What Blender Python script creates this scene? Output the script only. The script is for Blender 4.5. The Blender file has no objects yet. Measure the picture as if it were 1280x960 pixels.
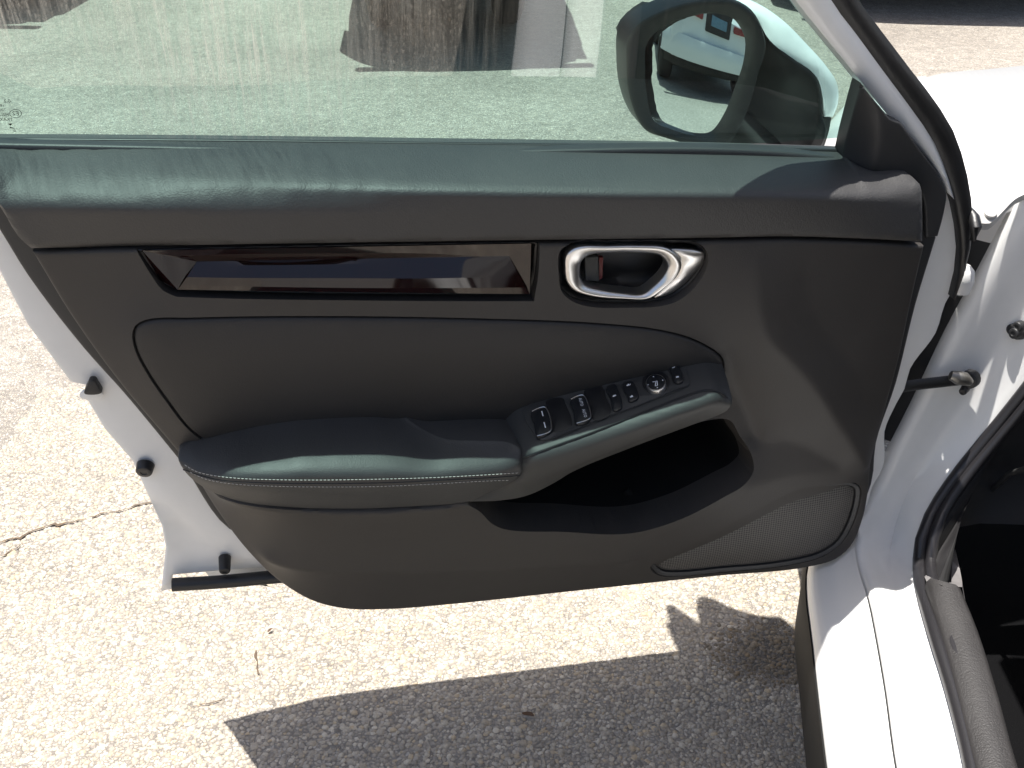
import bpy, math, random
import numpy as np
from mathutils import Vector, Matrix
from mathutils.geometry import delaunay_2d_cdt

random.seed(7); rng = np.random.default_rng(7)
S = bpy.context.scene
C = bpy.data.collections.new("Scene"); S.collection.children.link(C)

# ------------------------------------------------------------------ camera, sky, sun, exposure
FPX = 1450.0; PITCH = math.radians(30.5); CAMH = 1.33
cam = bpy.data.cameras.new("camera"); cam.sensor_width = 36; cam.lens = 36 * FPX / 1280
cam.clip_start = 0.02; cam.clip_end = 600
co = bpy.data.objects.new("camera", cam); C.objects.link(co)
co.location = (0, 0, CAMH); co.rotation_euler = (math.pi / 2 - PITCH, 0, 0)
S.camera = co
SUN = Vector((-0.13, 0.085, 1.0)).normalized()
W = bpy.data.worlds.new("World"); S.world = W; W.use_nodes = True
nt = W.node_tree; bg = nt.nodes["Background"]
sky = nt.nodes.new("ShaderNodeTexSky"); sky.sky_type = 'NISHITA'; sky.sun_disc = False
sky.sun_elevation = math.asin(SUN.z); sky.sun_rotation = math.atan2(SUN.x, SUN.y)
sky.air_density = 1.0; sky.dust_density = 3.0; sky.ozone_density = 0.6
nt.links.new(sky.outputs[0], bg.inputs[0]); bg.inputs[1].default_value = 0.072
sl = bpy.data.lights.new("sun", 'SUN'); sl.energy = 4.2; sl.angle = math.radians(0.53); sl.color = (1, .965, .91)
so = bpy.data.objects.new("sun", sl); C.objects.link(so)
so.rotation_euler = SUN.to_track_quat('Z', 'Y').to_euler(); so.location = (0, 0, 6)
S.view_settings.view_transform = 'Standard'; S.view_settings.look = 'None'
S.view_settings.exposure = 1.15; S.view_settings.gamma = 1.0
S.cycles.max_bounces = 10; S.cycles.transparent_max_bounces = 12

# ------------------------------------------------------------------ frames of reference
PH = math.radians(10.0); YAW = math.radians(6.8)
CAM = np.array([0, 0, CAMH])
EU = np.array([math.cos(PH), math.sin(PH), 0]); EW = np.array([math.sin(PH), -math.cos(PH), 0])
O = np.array([0, 1.15, 0])                     # point of the door plane
UH = 0.47                                      # hinge end of the door
AR = np.array([math.cos(YAW), -math.sin(YAW), 0]); AF = np.array([math.sin(YAW), math.cos(YAW), 0])

def ray(px, py):
    cx = (px - 640) / FPX; cy = (480 - py) / FPX
    return np.array([cx, math.cos(PITCH) + cy * math.sin(PITCH), -math.sin(PITCH) + cy * math.cos(PITCH)])
def D(px, py, w=0.0):
    """point of the door (u along, v up, w towards the cabin) seen at a spot of the photograph"""
    r = ray(px, py); t = (w - (CAM - O) @ EW) / (r @ EW); p = CAM + t * r
    return np.array([(p - O) @ EU, p[2], w])
def G(px, py, z=0.0):
    r = ray(px, py); t = (z - CAMH) / r[2]; return CAM + t * r
CO = AR * (G(1010, 724, .30) @ AR)             # origin of the car, on the line of its left sill
def CX(px, py, x):
    r = ray(px, py); t = (x - (CAM - CO) @ AR) / (r @ AR); p = CAM + t * r - CO
    return np.array([x, p @ AF, p[2]])
def CZ(px, py, z):
    p = G(px, py, z) - CO; return np.array([p @ AR, p @ AF, z])
def CY(px, py, y):
    r = ray(px, py); t = (y - (CAM - CO) @ AF) / (r @ AF); p = CAM + t * r - CO
    return np.array([p @ AR, y, p[2]])

# ------------------------------------------------------------------ materials
def mat(name):
    m = bpy.data.materials.new(name); m.use_nodes = True
    n = m.node_tree; b = n.nodes["Principled BSDF"]; return m, n, b
def N(nt, t, **kw):
    n = nt.nodes.new(t)
    for k, v in kw.items():
        if k in n.inputs: n.inputs[k].default_value = v
        else: setattr(n, k, v)
    return n
def simple(name, col, rough=.5, metal=0, coat=0, spec=.5, bump=None, var=None, sub=None):
    m, n, b = mat(name)
    b.inputs["Base Color"].default_value = (*col, 1); b.inputs["Roughness"].default_value = rough
    b.inputs["Metallic"].default_value = metal; b.inputs["Coat Weight"].default_value = coat
    b.inputs["Coat Roughness"].default_value = .03
    b.inputs["Specular IOR Level"].default_value = spec
    tc = n.nodes.new("ShaderNodeTexCoord")
    if var:   # (scale, amount) mottling of colour and roughness
        no = N(n, "ShaderNodeTexNoise", Scale=var[0], Detail=6, Roughness=.65); n.links.new(tc.outputs["Object"], no.inputs["Vector"])
        r = N(n, "ShaderNodeMapRange"); r.inputs["From Min"].default_value = .3; r.inputs["From Max"].default_value = .7
        r.inputs["To Min"].default_value = 1 - var[1]; r.inputs["To Max"].default_value = 1 + var[1]
        n.links.new(no.outputs["Fac"], r.inputs["Value"])
        mx = N(n, "ShaderNodeVectorMath", operation='SCALE'); mx.inputs[0].default_value = col
        n.links.new(r.outputs[0], mx.inputs["Scale"]); n.links.new(mx.outputs[0], b.inputs["Base Color"])
        m2 = N(n, "ShaderNodeMath", operation='MULTIPLY'); m2.inputs[1].default_value = rough
        n.links.new(r.outputs[0], m2.inputs[0]); n.links.new(m2.outputs[0], b.inputs["Roughness"])
    if bump:  # (kind, scale, distance)
        if bump[0] == 'leather':
            vo = N(n, "ShaderNodeTexVoronoi", Scale=bump[1], feature='SMOOTH_F1'); vo.inputs["Smoothness"].default_value = .35
            vo.inputs["Randomness"].default_value = .95
            no = N(n, "ShaderNodeTexNoise", Scale=bump[1] * .45, Detail=3)
            n.links.new(tc.outputs["Object"], vo.inputs["Vector"]); n.links.new(tc.outputs["Object"], no.inputs["Vector"])
            ad = N(n, "ShaderNodeMath", operation='MULTIPLY_ADD'); ad.inputs[1].default_value = -.9
            n.links.new(vo.outputs["Distance"], ad.inputs[0]); n.links.new(no.outputs["Fac"], ad.inputs[2]); src = ad.outputs[0]
        else:
            no = N(n, "ShaderNodeTexNoise", Scale=bump[1], Detail=4); n.links.new(tc.outputs["Object"], no.inputs["Vector"]); src = no.outputs["Fac"]
        bp = N(n, "ShaderNodeBump", Strength=bump[3] if len(bump) > 3 else .6, Distance=bump[2]); n.links.new(src, bp.inputs["Height"])
        n.links.new(bp.outputs[0], b.inputs["Normal"])
    return m

M = {}
M['pad'] = simple("soft grained vinyl", (.040, .039, .039), .56, bump=('leather', 520, .00038, .6), var=(9, .10), spec=.5)
M['trim'] = simple("grained charcoal plastic", (.040, .0365, .034), .55, bump=('leather', 900, .00025, .45), var=(7, .10), spec=.36)
M['sail'] = simple("black grained plastic", (.030, .030, .031), .50, bump=('leather', 900, .0002, .4))
M['insert'] = simple("padded leatherette", (.029, .027, .026), .55, bump=('leather', 700, .0003, .4), var=(6, .12), spec=.36)
M['arm'] = simple("armrest leatherette", (.038, .038, .038), .55, bump=('leather', 620, .00030, .45), var=(10, .1), spec=.45)
M['pod'] = simple("smooth charcoal plastic", (.040, .040, .039), .55, bump=('noise', 1500, .00006), var=(12, .08), spec=.4)
M['black'] = simple("black plastic", (.012, .012, .013), .45)
M['button'] = simple("switch plastic", (.014, .015, .017), .33)
M['gloss'] = simple("piano black with dark red cast", (.008, .0016, .0016), .05, coat=0, spec=.6)
M['rubber'] = simple("black rubber", (.018, .018, .019), .42, bump=('noise', 300, .0004), var=(20, .2))
M['chrome'] = simple("satin chrome", (.74, .73, .72), .30, metal=1)
M['silver'] = simple("silver paint", (.6, .6, .6), .3, metal=.7)
M['white'] = simple("white body paint", (.80, .80, .79), .28, coat=.6, var=(5, .015))
M['whitein'] = simple("white paint inside the door jamb", (.79, .785, .77), .33, coat=.5, var=(14, .03))
M['print'] = simple("white print", (.75, .77, .8), .5)
M['thread'] = simple("white thread", (.55, .54, .5), .7)
M['red'] = simple("red marker", (.09, .004, .004), .4)
M['steel'] = simple("greased steel", (.25, .24, .22), .38, metal=.8, var=(80, .3))
M['dirtymetal'] = simple("grey bracket paint", (.48, .47, .45), .45, var=(40, .2))
M['carpet'] = simple("black carpet", (.004, .004, .0045), .95, spec=.08, bump=('noise', 900, .002))
M['scuff'] = simple("grained grey sill trim", (.030, .028, .028), .55, bump=('leather', 560, .0005, .7), var=(14, .12))
M['corr'] = simple("grey kick trim", (.20, .19, .19), .5, var=(30, .15))
M['darkred'] = simple("tail lamp lens", (.25, .004, .006), .15, coat=.5)
M['lens'] = simple("lamp lens", (.55, .57, .6), .1, coat=.5)
M['tyre'] = simple("tyre rubber", (.018, .018, .018), .75, bump=('noise', 60, .003), var=(20, .2))
M['rim'] = simple("alloy", (.5, .5, .52), .3, metal=.9)
M['underbody'] = simple("dark underbody", (.015, .014, .013), .8, var=(6, .3))
M['smoke'] = simple("dark vehicle glass", (.02, .025, .027), .05, coat=.3)
M['plate'] = simple("number plate blue", (.13, .24, .33), .4, var=(30, .2))
M['mirror'] = simple("mirror glass", (.86, .9, .92), .008, metal=1)
M['leaf'] = simple("dry brown leaf", (.10, .055, .03), .8, var=(200, .4))
M['crack'] = simple("dirt in the crack", (.10, .07, .045), .95, var=(120, .5))

def carpaint(name, col): return simple(name, col, .3, coat=.8, var=(5, .02))

# speaker cloth: fine dotted mesh
def m_speaker():
    m, n, b = mat("perforated speaker cloth"); tc = n.nodes.new("ShaderNodeTexCoord")
    sx = n.nodes.new("ShaderNodeSeparateXYZ"); n.links.new(tc.outputs["Object"], sx.inputs[0])
    outs = []
    for i, (a, c) in enumerate(((1, 1), (1, -1))):
        q = N(n, "ShaderNodeMath", operation='MULTIPLY'); q.inputs[1].default_value = c; n.links.new(sx.outputs[2], q.inputs[0])
        s = N(n, "ShaderNodeMath", operation='ADD'); n.links.new(sx.outputs[0], s.inputs[0]); n.links.new(q.outputs[0], s.inputs[1])
        k = N(n, "ShaderNodeMath", operation='MULTIPLY'); k.inputs[1].default_value = math.pi / .0033; n.links.new(s.outputs[0], k.inputs[0])
        si = N(n, "ShaderNodeMath", operation='SINE'); n.links.new(k.outputs[0], si.inputs[0]); outs.append(si)
    mu = N(n, "ShaderNodeMath", operation='MULTIPLY'); n.links.new(outs[0].outputs[0], mu.inputs[0]); n.links.new(outs[1].outputs[0], mu.inputs[1])
    r = N(n, "ShaderNodeMapRange"); r.inputs["From Min"].default_value = -.2; r.inputs["From Max"].default_value = .5; n.links.new(mu.outputs[0], r.inputs["Value"])
    cr = N(n, "ShaderNodeMix", data_type='RGBA'); cr.inputs["A"].default_value = (.105, .098, .09, 1); cr.inputs["B"].default_value = (.010, .010, .010, 1)
    n.links.new(r.outputs[0], cr.inputs["Factor"]); n.links.new(cr.outputs["Result"], b.inputs["Base Color"])
    b.inputs["Roughness"].default_value = .6
    bp = N(n, "ShaderNodeBump", Strength=.5, Distance=.0006); bp.invert = True; n.links.new(r.outputs[0], bp.inputs["Height"]); n.links.new(bp.outputs[0], b.inputs["Normal"])
    return m
M['speaker'] = m_speaker()

def m_glass():
    m, n, b = mat("tinted window glass"); n.nodes.remove(b); out = n.nodes["Material Output"]
    tr = N(n, "ShaderNodeBsdfTransparent"); tr.inputs[0].default_value = (.455, .665, .625, 1)
    gl = N(n, "ShaderNodeBsdfGlossy"); gl.inputs["Roughness"].default_value = .012; gl.inputs[0].default_value = (1, 1, 1, 1)
    fr = N(n, "ShaderNodeFresnel", IOR=1.85)
    mx = n.nodes.new("ShaderNodeMixShader"); n.links.new(fr.outputs[0], mx.inputs[0]); n.links.new(tr.outputs[0], mx.inputs[1]); n.links.new(gl.outputs[0], mx.inputs[2])
    # dried water runs
    tc = n.nodes.new("ShaderNodeTexCoord")
    mp = n.nodes.new("ShaderNodeMapping"); mp.inputs["Scale"].default_value = (190, 1, 7); n.links.new(tc.outputs["Object"], mp.inputs[0])
    n1 = N(n, "ShaderNodeTexNoise", Scale=1, Detail=5, Roughness=.7); n.links.new(mp.outputs[0], n1.inputs["Vector"])
    r1 = N(n, "ShaderNodeMapRange"); r1.inputs["From Min"].default_value = .43; r1.inputs["From Max"].default_value = .76; n.links.new(n1.outputs["Fac"], r1.inputs["Value"])
    n2 = N(n, "ShaderNodeTexNoise", Scale=4, Detail=3); n.links.new(tc.outputs["Object"], n2.inputs["Vector"])
    r2 = N(n, "ShaderNodeMapRange"); r2.inputs["From Min"].default_value = .30; r2.inputs["From Max"].default_value = .60; n.links.new(n2.outputs["Fac"], r2.inputs["Value"])
    # runs lie on the rear half of the pane
    sx = n.nodes.new("ShaderNodeSeparateXYZ"); n.links.new(tc.outputs["Object"], sx.inputs[0])
    r3 = N(n, "ShaderNodeMapRange"); r3.inputs["From Min"].default_value = -.45; r3.inputs["From Max"].default_value = -.75
    r3.inputs["To Min"].default_value = .02; n.links.new(sx.outputs[0], r3.inputs["Value"])
    r4 = N(n, "ShaderNodeMapRange"); r4.inputs["From Min"].default_value = .955; r4.inputs["From Max"].default_value = 1.03
    r4.inputs["To Min"].default_value = .25; n.links.new(sx.outputs[2], r4.inputs["Value"])
    r5 = N(n, "ShaderNodeMapRange"); r5.inputs["From Min"].default_value = 1.12; r5.inputs["From Max"].default_value = 1.20
    r5.inputs["To Min"].default_value = 1; r5.inputs["To Max"].default_value = 0; n.links.new(sx.outputs[2], r5.inputs["Value"])
    a = None
    for q in (r1, r2, r3, r4, r5):
        if a is None: a = q.outputs[0]; continue
        k = N(n, "ShaderNodeMath", operation='MULTIPLY'); n.links.new(a, k.inputs[0]); n.links.new(q.outputs[0], k.inputs[1]); a = k.outputs[0]
    k = N(n, "ShaderNodeMath", operation='MULTIPLY_ADD'); k.inputs[1].default_value = .85; k.inputs[2].default_value = .006; n.links.new(a, k.inputs[0])
    df = N(n, "ShaderNodeBsdfDiffuse"); df.inputs[0].default_value = (.74, .70, .60, 1)
    tl = N(n, "ShaderNodeBsdfTranslucent"); tl.inputs[0].default_value = (.74, .70, .60, 1)
    dm = n.nodes.new("ShaderNodeMixShader"); n.links.new(df.outputs[0], dm.inputs[1]); n.links.new(tl.outputs[0], dm.inputs[2])
    m2 = n.nodes.new("ShaderNodeMixShader"); n.links.new(k.outputs[0], m2.inputs[0]); n.links.new(mx.outputs[0], m2.inputs[1]); n.links.new(dm.outputs[0], m2.inputs[2])
    n.links.new(m2.outputs[0], out.inputs["Surface"]); return m
M['glass'] = m_glass()

def m_ground():
    m, n, b = mat("exposed aggregate paving"); tc = n.nodes.new("ShaderNodeTexCoord"); P = tc.outputs["Object"]
    vo = N(n, "ShaderNodeTexVoronoi", Scale=165, feature='F1'); n.links.new(P, vo.inputs["Vector"])
    ve = N(n, "ShaderNodeTexVoronoi", Scale=165, feature='DISTANCE_TO_EDGE'); n.links.new(P, ve.inputs["Vector"])
    sp = n.nodes.new("ShaderNodeSeparateColor"); n.links.new(vo.outputs["Color"], sp.inputs[0])
    cr = n.nodes.new("ShaderNodeValToRGB"); e = cr.color_ramp.elements
    e[0].position = 0; e[0].color = (.20, .175, .15, 1); e[1].position = 1; e[1].color = (.58, .52, .44, 1)
    for p, c in ((.18, (.31, .275, .24)), (.45, (.38, .345, .295)), (.65, (.41, .35, .28)), (.82, (.46, .42, .37))):
        q = e.new(p); q.color = (*c, 1)
    n.links.new(sp.outputs[0], cr.inputs[0])
    # joints of darker binder
    ed = N(n, "ShaderNodeMapRange"); ed.inputs["From Min"].default_value = .02; ed.inputs["From Max"].default_value = .14; n.links.new(ve.outputs["Distance"], ed.inputs["Value"])
    mj = N(n, "ShaderNodeMix", data_type='RGBA'); mj.inputs["A"].default_value = (.29, .265, .23, 1)
    n.links.new(ed.outputs[0], mj.inputs["Factor"]); n.links.new(cr.outputs[0], mj.inputs["B"])
    # wide stains
    st = N(n, "ShaderNodeTexNoise", Scale=.9, Detail=7, Roughness=.6); n.links.new(P, st.inputs["Vector"])
    rs = N(n, "ShaderNodeMapRange"); rs.inputs["From Min"].default_value = .35; rs.inputs["From Max"].default_value = .65
    rs.inputs["To Min"].default_value = .74; rs.inputs["To Max"].default_value = 1.08; n.links.new(st.outputs["Fac"], rs.inputs["Value"])
    st2 = N(n, "ShaderNodeTexNoise", Scale=22, Detail=4, Roughness=.6); n.links.new(P, st2.inputs["Vector"])
    rs2 = N(n, "ShaderNodeMapRange"); rs2.inputs["From Min"].default_value = .3; rs2.inputs["From Max"].default_value = .7
    rs2.inputs["To Min"].default_value = .82; rs2.inputs["To Max"].default_value = 1.15; n.links.new(st2.outputs["Fac"], rs2.inputs["Value"])
    # damp patch beside the car
    dv = N(n, "ShaderNodeVectorMath", operation='DISTANCE'); dv.inputs[1].default_value = tuple(G(965, 815)); n.links.new(P, dv.inputs[0])
    nd = N(n, "ShaderNodeTexNoise", Scale=25, Detail=5); n.links.new(P, nd.inputs["Vector"])
    ad = N(n, "ShaderNodeMath", operation='MULTIPLY_ADD'); ad.inputs[1].default_value = .10; n.links.new(nd.outputs["Fac"], ad.inputs[0]); n.links.new(dv.outputs["Value"], ad.inputs[2])
    rd = N(n, "ShaderNodeMapRange"); rd.inputs["From Min"].default_value = .09; rd.inputs["From Max"].default_value = .14; rd.inputs["To Min"].default_value = .45; rd.inputs["To Max"].default_value = 1.0
    n.links.new(ad.outputs[0], rd.inputs["Value"])
    a = rs.outputs[0]
    for q in (rs2, rd):
        k = N(n, "ShaderNodeMath", operation='MULTIPLY'); n.links.new(a, k.inputs[0]); n.links.new(q.outputs[0], k.inputs[1]); a = k.outputs[0]
    sc = N(n, "ShaderNodeVectorMath", operation='SCALE'); n.links.new(mj.outputs["Result"], sc.inputs[0]); n.links.new(a, sc.inputs["Scale"])
    n.links.new(sc.outputs[0], b.inputs["Base Color"]); b.inputs["Roughness"].default_value = .8
    bp = N(n, "ShaderNodeBump", Strength=.8, Distance=.002); n.links.new(ed.outputs[0], bp.inputs["Height"]); n.links.new(bp.outputs[0], b.inputs["Normal"])
    return m
M['ground'] = m_ground()
def m_pebble():
    m, n, b = mat("pebble"); at = n.nodes.new("ShaderNodeAttribute"); at.attribute_name = "Col"
    tc = n.nodes.new("ShaderNodeTexCoord"); no = N(n, "ShaderNodeTexNoise", Scale=400, Detail=3); n.links.new(tc.outputs["Object"], no.inputs["Vector"])
    r = N(n, "ShaderNodeMapRange"); r.inputs["To Min"].default_value = .7; r.inputs["To Max"].default_value = 1.3; n.links.new(no.outputs["Fac"], r.inputs["Value"])
    sc = N(n, "ShaderNodeVectorMath", operation='SCALE'); n.links.new(at.outputs["Color"], sc.inputs[0]); n.links.new(r.outputs[0], sc.inputs["Scale"])
    n.links.new(sc.outputs[0], b.inputs["Base Color"]); b.inputs["Roughness"].default_value = .65; return m
M['pebble'] = m_pebble()

# ------------------------------------------------------------------ object helpers
def obj(name, vs, fs, m, parent=None, smooth=True, sharp=None, off=None):
    vs = np.asarray(vs, float)
    if off is not None: vs = vs - np.asarray(off)
    me = bpy.data.meshes.new(name); me.from_pydata(vs.tolist(), [], [list(map(int, f)) for f in fs]); me.update()
    if smooth:
        me.polygons.foreach_set("use_smooth", [True] * len(me.polygons))
    if sharp: me.set_sharp_from_angle(angle=math.radians(sharp))
    me.materials.append(m)
    o = bpy.data.objects.new(name, me); C.objects.link(o)
    if parent: o.parent = parent
    return o
def thing(name, label, cat, loc=(0, 0, 0), rz=0.0, group=None):
    o = bpy.data.objects.new(name, None); C.objects.link(o); o.location = loc; o.rotation_euler = (0, 0, rz)
    o.empty_display_size = .1; tag(o, label, cat, group); return o
def tag(o, label, cat, group=None):
    o['label'] = label; o['category'] = cat
    if group: o['group'] = group
    return o

door = thing("car_door", "open front door of the white car, dark grey inner trim with armrest and switches", "car door", tuple(O + EU * UH), PH)
car = thing("white_car", "white car at the right edge with sill, hinge pillar and bonnet beyond the door", "car", tuple(CO), -YAW)
def L(p): p = np.asarray(p, float); return np.stack([p[..., 0] - UH, -p[..., 2], p[..., 1]], -1)   # (u,v,w) -> local of the door

def catmull(pts, closed, step, corners=()):
    P = np.asarray(pts, float); n = len(P); out = []
    rngN = n if closed else n - 1
    for i in range(rngN):
        p1 = P[i]; p2 = P[(i + 1) % n]
        p0 = P[i - 1] if (closed or i > 0) else p1; p3 = P[(i + 2) % n] if (closed or i + 2 < n) else p2
        if i in corners: p0 = p1 - (p2 - p1)
        if (i + 1) % n in corners: p3 = p2 + (p2 - p1)
        d = np.linalg.norm(p2 - p1); k = max(1, int(round(d / step)))
        # centripetal-like tangents
        d0 = max(np.linalg.norm(p1 - p0), 1e-9); d2 = max(np.linalg.norm(p3 - p2), 1e-9)
        m1 = ((p1 - p0) / d0 * d + (p2 - p1)) / 2; m2 = ((p2 - p1) + (p3 - p2) / d2 * d) / 2
        for j in range(k):
            t = j / k; t2 = t * t; t3 = t2 * t
            out.append((2*t3-3*t2+1)*p1 + (t3-2*t2+t)*m1 + (-2*t3+3*t2)*p2 + (t3-t2)*m2)
    if not closed: out.append(P[-1])
    return np.array(out)
def curve(px, closed=True, step=.006, corners=(), w=0.0):
    P = np.array([D(*(q if len(q) > 2 else (*q, w))) for q in px])
    return catmull(P, closed, step, corners)
def offset(poly, d):
    """move a closed (u,v,..) outline inward by d"""
    P = poly[:, :2]; a = np.roll(P, 1, 0); b = np.roll(P, -1, 0); t = b - a; t /= np.maximum(np.linalg.norm(t, axis=1, keepdims=True), 1e-9)
    area = .5 * np.sum(P[:, 0] * np.roll(P[:, 1], -1) - np.roll(P[:, 0], -1) * P[:, 1])
    nrm = np.stack([-t[:, 1], t[:, 0]], 1) * (1 if area > 0 else -1)
    for _ in range(2): nrm = (nrm + np.roll(nrm, 1, 0) + np.roll(nrm, -1, 0)) / 3
    nrm /= np.maximum(np.linalg.norm(nrm, axis=1, keepdims=True), 1e-9)
    Q = poly.copy(); Q[:, :2] = P + nrm * d; return Q
def inside(pt, poly):
    x, y = pt[:, 0:1], pt[:, 1:2]; a = poly[:, :2]; b = np.roll(a, -1, 0)
    c = ((a[:, 1] > y) != (b[:, 1] > y)) & (x < (b[:, 0] - a[:, 0]) * (y - a[:, 1]) / np.where(b[:, 1] == a[:, 1], 1e-12, b[:, 1] - a[:, 1]) + a[:, 0])
    return c.sum(1) % 2 == 1
def dist(pt, poly, closed=True):
    a = poly[:, :2]; b = np.roll(a, -1, 0)
    if not closed: a, b = a[:-1], b[:-1]
    out = np.full(len(pt), 1e9)
    for i in range(0, len(pt), 2000):
        p = pt[i:i + 2000, None, :2]; ab = b - a; t = np.clip(((p - a) * ab).sum(2) / np.maximum((ab * ab).sum(1), 1e-12), 0, 1)
        out[i:i + 2000] = np.linalg.norm(p - (a + t[..., None] * ab), axis=2).min(1)
    return out

def blur2(A, sig):
    if sig <= 0: return A
    k = int(3 * sig + 1); x = np.arange(-k, k + 1); g = np.exp(-x * x / (2 * sig * sig)); g /= g.sum()
    for ax in (0, 1):
        P = np.pad(A, [(k, k) if i == ax else (0, 0) for i in (0, 1)], mode='edge')
        A = sum(g[j] * (P[j:j + A.shape[0]] if ax == 0 else P[:, j:j + A.shape[1]]) for j in range(2 * k + 1))
    return A
class Field:
    """smooth relief through traced curves: Laplace solution on a fine grid, then softened"""
    def __init__(s, outline, curves, soft=.003, h=.002):
        s.h = h; s.o = outline[:, :2].min(0) - 6 * h; n = np.ceil((outline[:, :2].max(0) + 6 * h - s.o) / h).astype(int) + 2; n = ((n + 31) // 32) * 32
        sm = np.zeros(n[::-1]); ct = np.zeros(n[::-1])
        for P, cl in [(outline, True)] + list(curves):
            Q = np.vstack([P, P[:1]]) if cl else P
            for p, q in zip(Q[:-1], Q[1:]):
                k = max(2, int(np.linalg.norm((q - p)[:2]) / h * 2)); T = p + (q - p) * np.linspace(0, 1, k)[:, None]
                ij = np.clip(((T[:, :2] - s.o) / h).round().astype(int), 0, n - 1); np.add.at(sm, (ij[:, 1], ij[:, 0]), T[:, 2]); np.add.at(ct, (ij[:, 1], ij[:, 0]), 1)
        lv = [(sm, ct)]
        while min(lv[-1][0].shape) > 24 and all(d % 2 == 0 for d in lv[-1][0].shape):
            a_, c_ = lv[-1]; m_ = np.where(c_ > 0, a_ / np.maximum(c_, 1), 0); k_ = (c_ > 0) * 1.0
            r = lambda A: A[::2, ::2] + A[1::2, ::2] + A[::2, 1::2] + A[1::2, 1::2]
            lv.append((r(m_), r(k_)))
        U = None
        for a_, c_ in lv[::-1]:
            fx = c_ > 0; val = np.where(fx, a_ / np.maximum(c_, 1), 0)
            U = np.full(a_.shape, val[fx].mean()) if U is None else np.kron(U, np.ones((2, 2)))[:a_.shape[0], :a_.shape[1]]
            U = np.where(fx, val, U)
            for _ in range(160 if a_.shape[0] < 200 else 60):
                P = np.pad(U, 1, mode='edge'); U = np.where(fx, val, (P[:-2, 1:-1] + P[2:, 1:-1] + P[1:-1, :-2] + P[1:-1, 2:]) / 4)
        s.U = blur2(U, soft / h)
    def __call__(s, V):
        f = (V[:, :2] - s.o) / s.h; f = np.clip(f, 0, [s.U.shape[1] - 1.001, s.U.shape[0] - 1.001]); i = f.astype(int); t = f - i; U = s.U
        return (U[i[:, 1], i[:, 0]] * (1 - t[:, 0]) * (1 - t[:, 1]) + U[i[:, 1], i[:, 0] + 1] * t[:, 0] * (1 - t[:, 1]) + U[i[:, 1] + 1, i[:, 0]] * (1 - t[:, 0]) * t[:, 1] + U[i[:, 1] + 1, i[:, 0] + 1] * t[:, 0] * t[:, 1])

def mesh2d(outline, rings=(), sp=.008, holes=(), lines=()):
    pts = []; edges = []
    def add(P, closed):
        i0 = len(pts); n = len(P); pts.extend((q[0], q[1]) for q in P)
        edges.extend((i0 + i, i0 + (i + 1) % n) for i in range(n if closed else n - 1))
    add(outline, True)
    for c in rings: add(c, True)
    for h in holes: add(h, True)
    for c in lines:
        ok = inside(c, outline) & (dist(c, outline) > .0055); run = []
        for q, k in list(zip(c, ok)) + [(None, False)]:
            if k: run.append(q)
            else:
                if len(run) > 2: add(run, False)
                run = []
    LN = [c[inside(c, outline)] for c in lines]; LN = [c for c in LN if len(c) > 2]
    mn = outline[:, :2].min(0); mx = outline[:, :2].max(0)
    gx = np.arange(mn[0], mx[0], sp); gy = np.arange(mn[1], mx[1], sp * .866); X, Y = np.meshgrid(gx, gy); X[1::2] += sp / 2
    g = np.stack([X.ravel(), Y.ravel()], 1); g = g[inside(g, outline)]; g = g[dist(g, outline) > sp * .45]
    for c in list(rings): g = g[dist(g, c) > sp * .35]
    for h in holes: g = g[~inside(g, h)]; g = g[dist(g, h) > sp * .4]
    for c in LN: g = g[dist(g, c, False) > sp * .62]
    pts.extend(map(tuple, g))
    r = delaunay_2d_cdt([Vector(p) for p in pts], edges, [], 0, 1e-7, False)
    V = np.array([tuple(p) for p in r[0]]); F = np.array([tuple(f) for f in r[2]])
    cen = V[F].mean(1); ok = inside(cen, outline)
    for h in holes: ok &= ~inside(cen, h)
    F = F[ok]; A = V[F[:, 1]] - V[F[:, 0]]; B = V[F[:, 2]] - V[F[:, 0]]; cr = A[:, 0] * B[:, 1] - A[:, 1] * B[:, 0]
    F = F[np.abs(cr) > 1e-12]; cr = cr[np.abs(cr) > 1e-12]; return V, np.where((cr > 0)[:, None], F, F[:, ::-1])
def sstep(x): x = np.clip(x, 0, 1); return x * x * (3 - 2 * x)

def boundary_edges(F):
    from collections import Counter
    c = Counter()
    for f in F:
        for i in range(len(f)): a, b = int(f[i]), int(f[(i + 1) % len(f)]); c[(a, b)] += 1
    return [(a, b) for (a, b) in c if (b, a) not in c]

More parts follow.
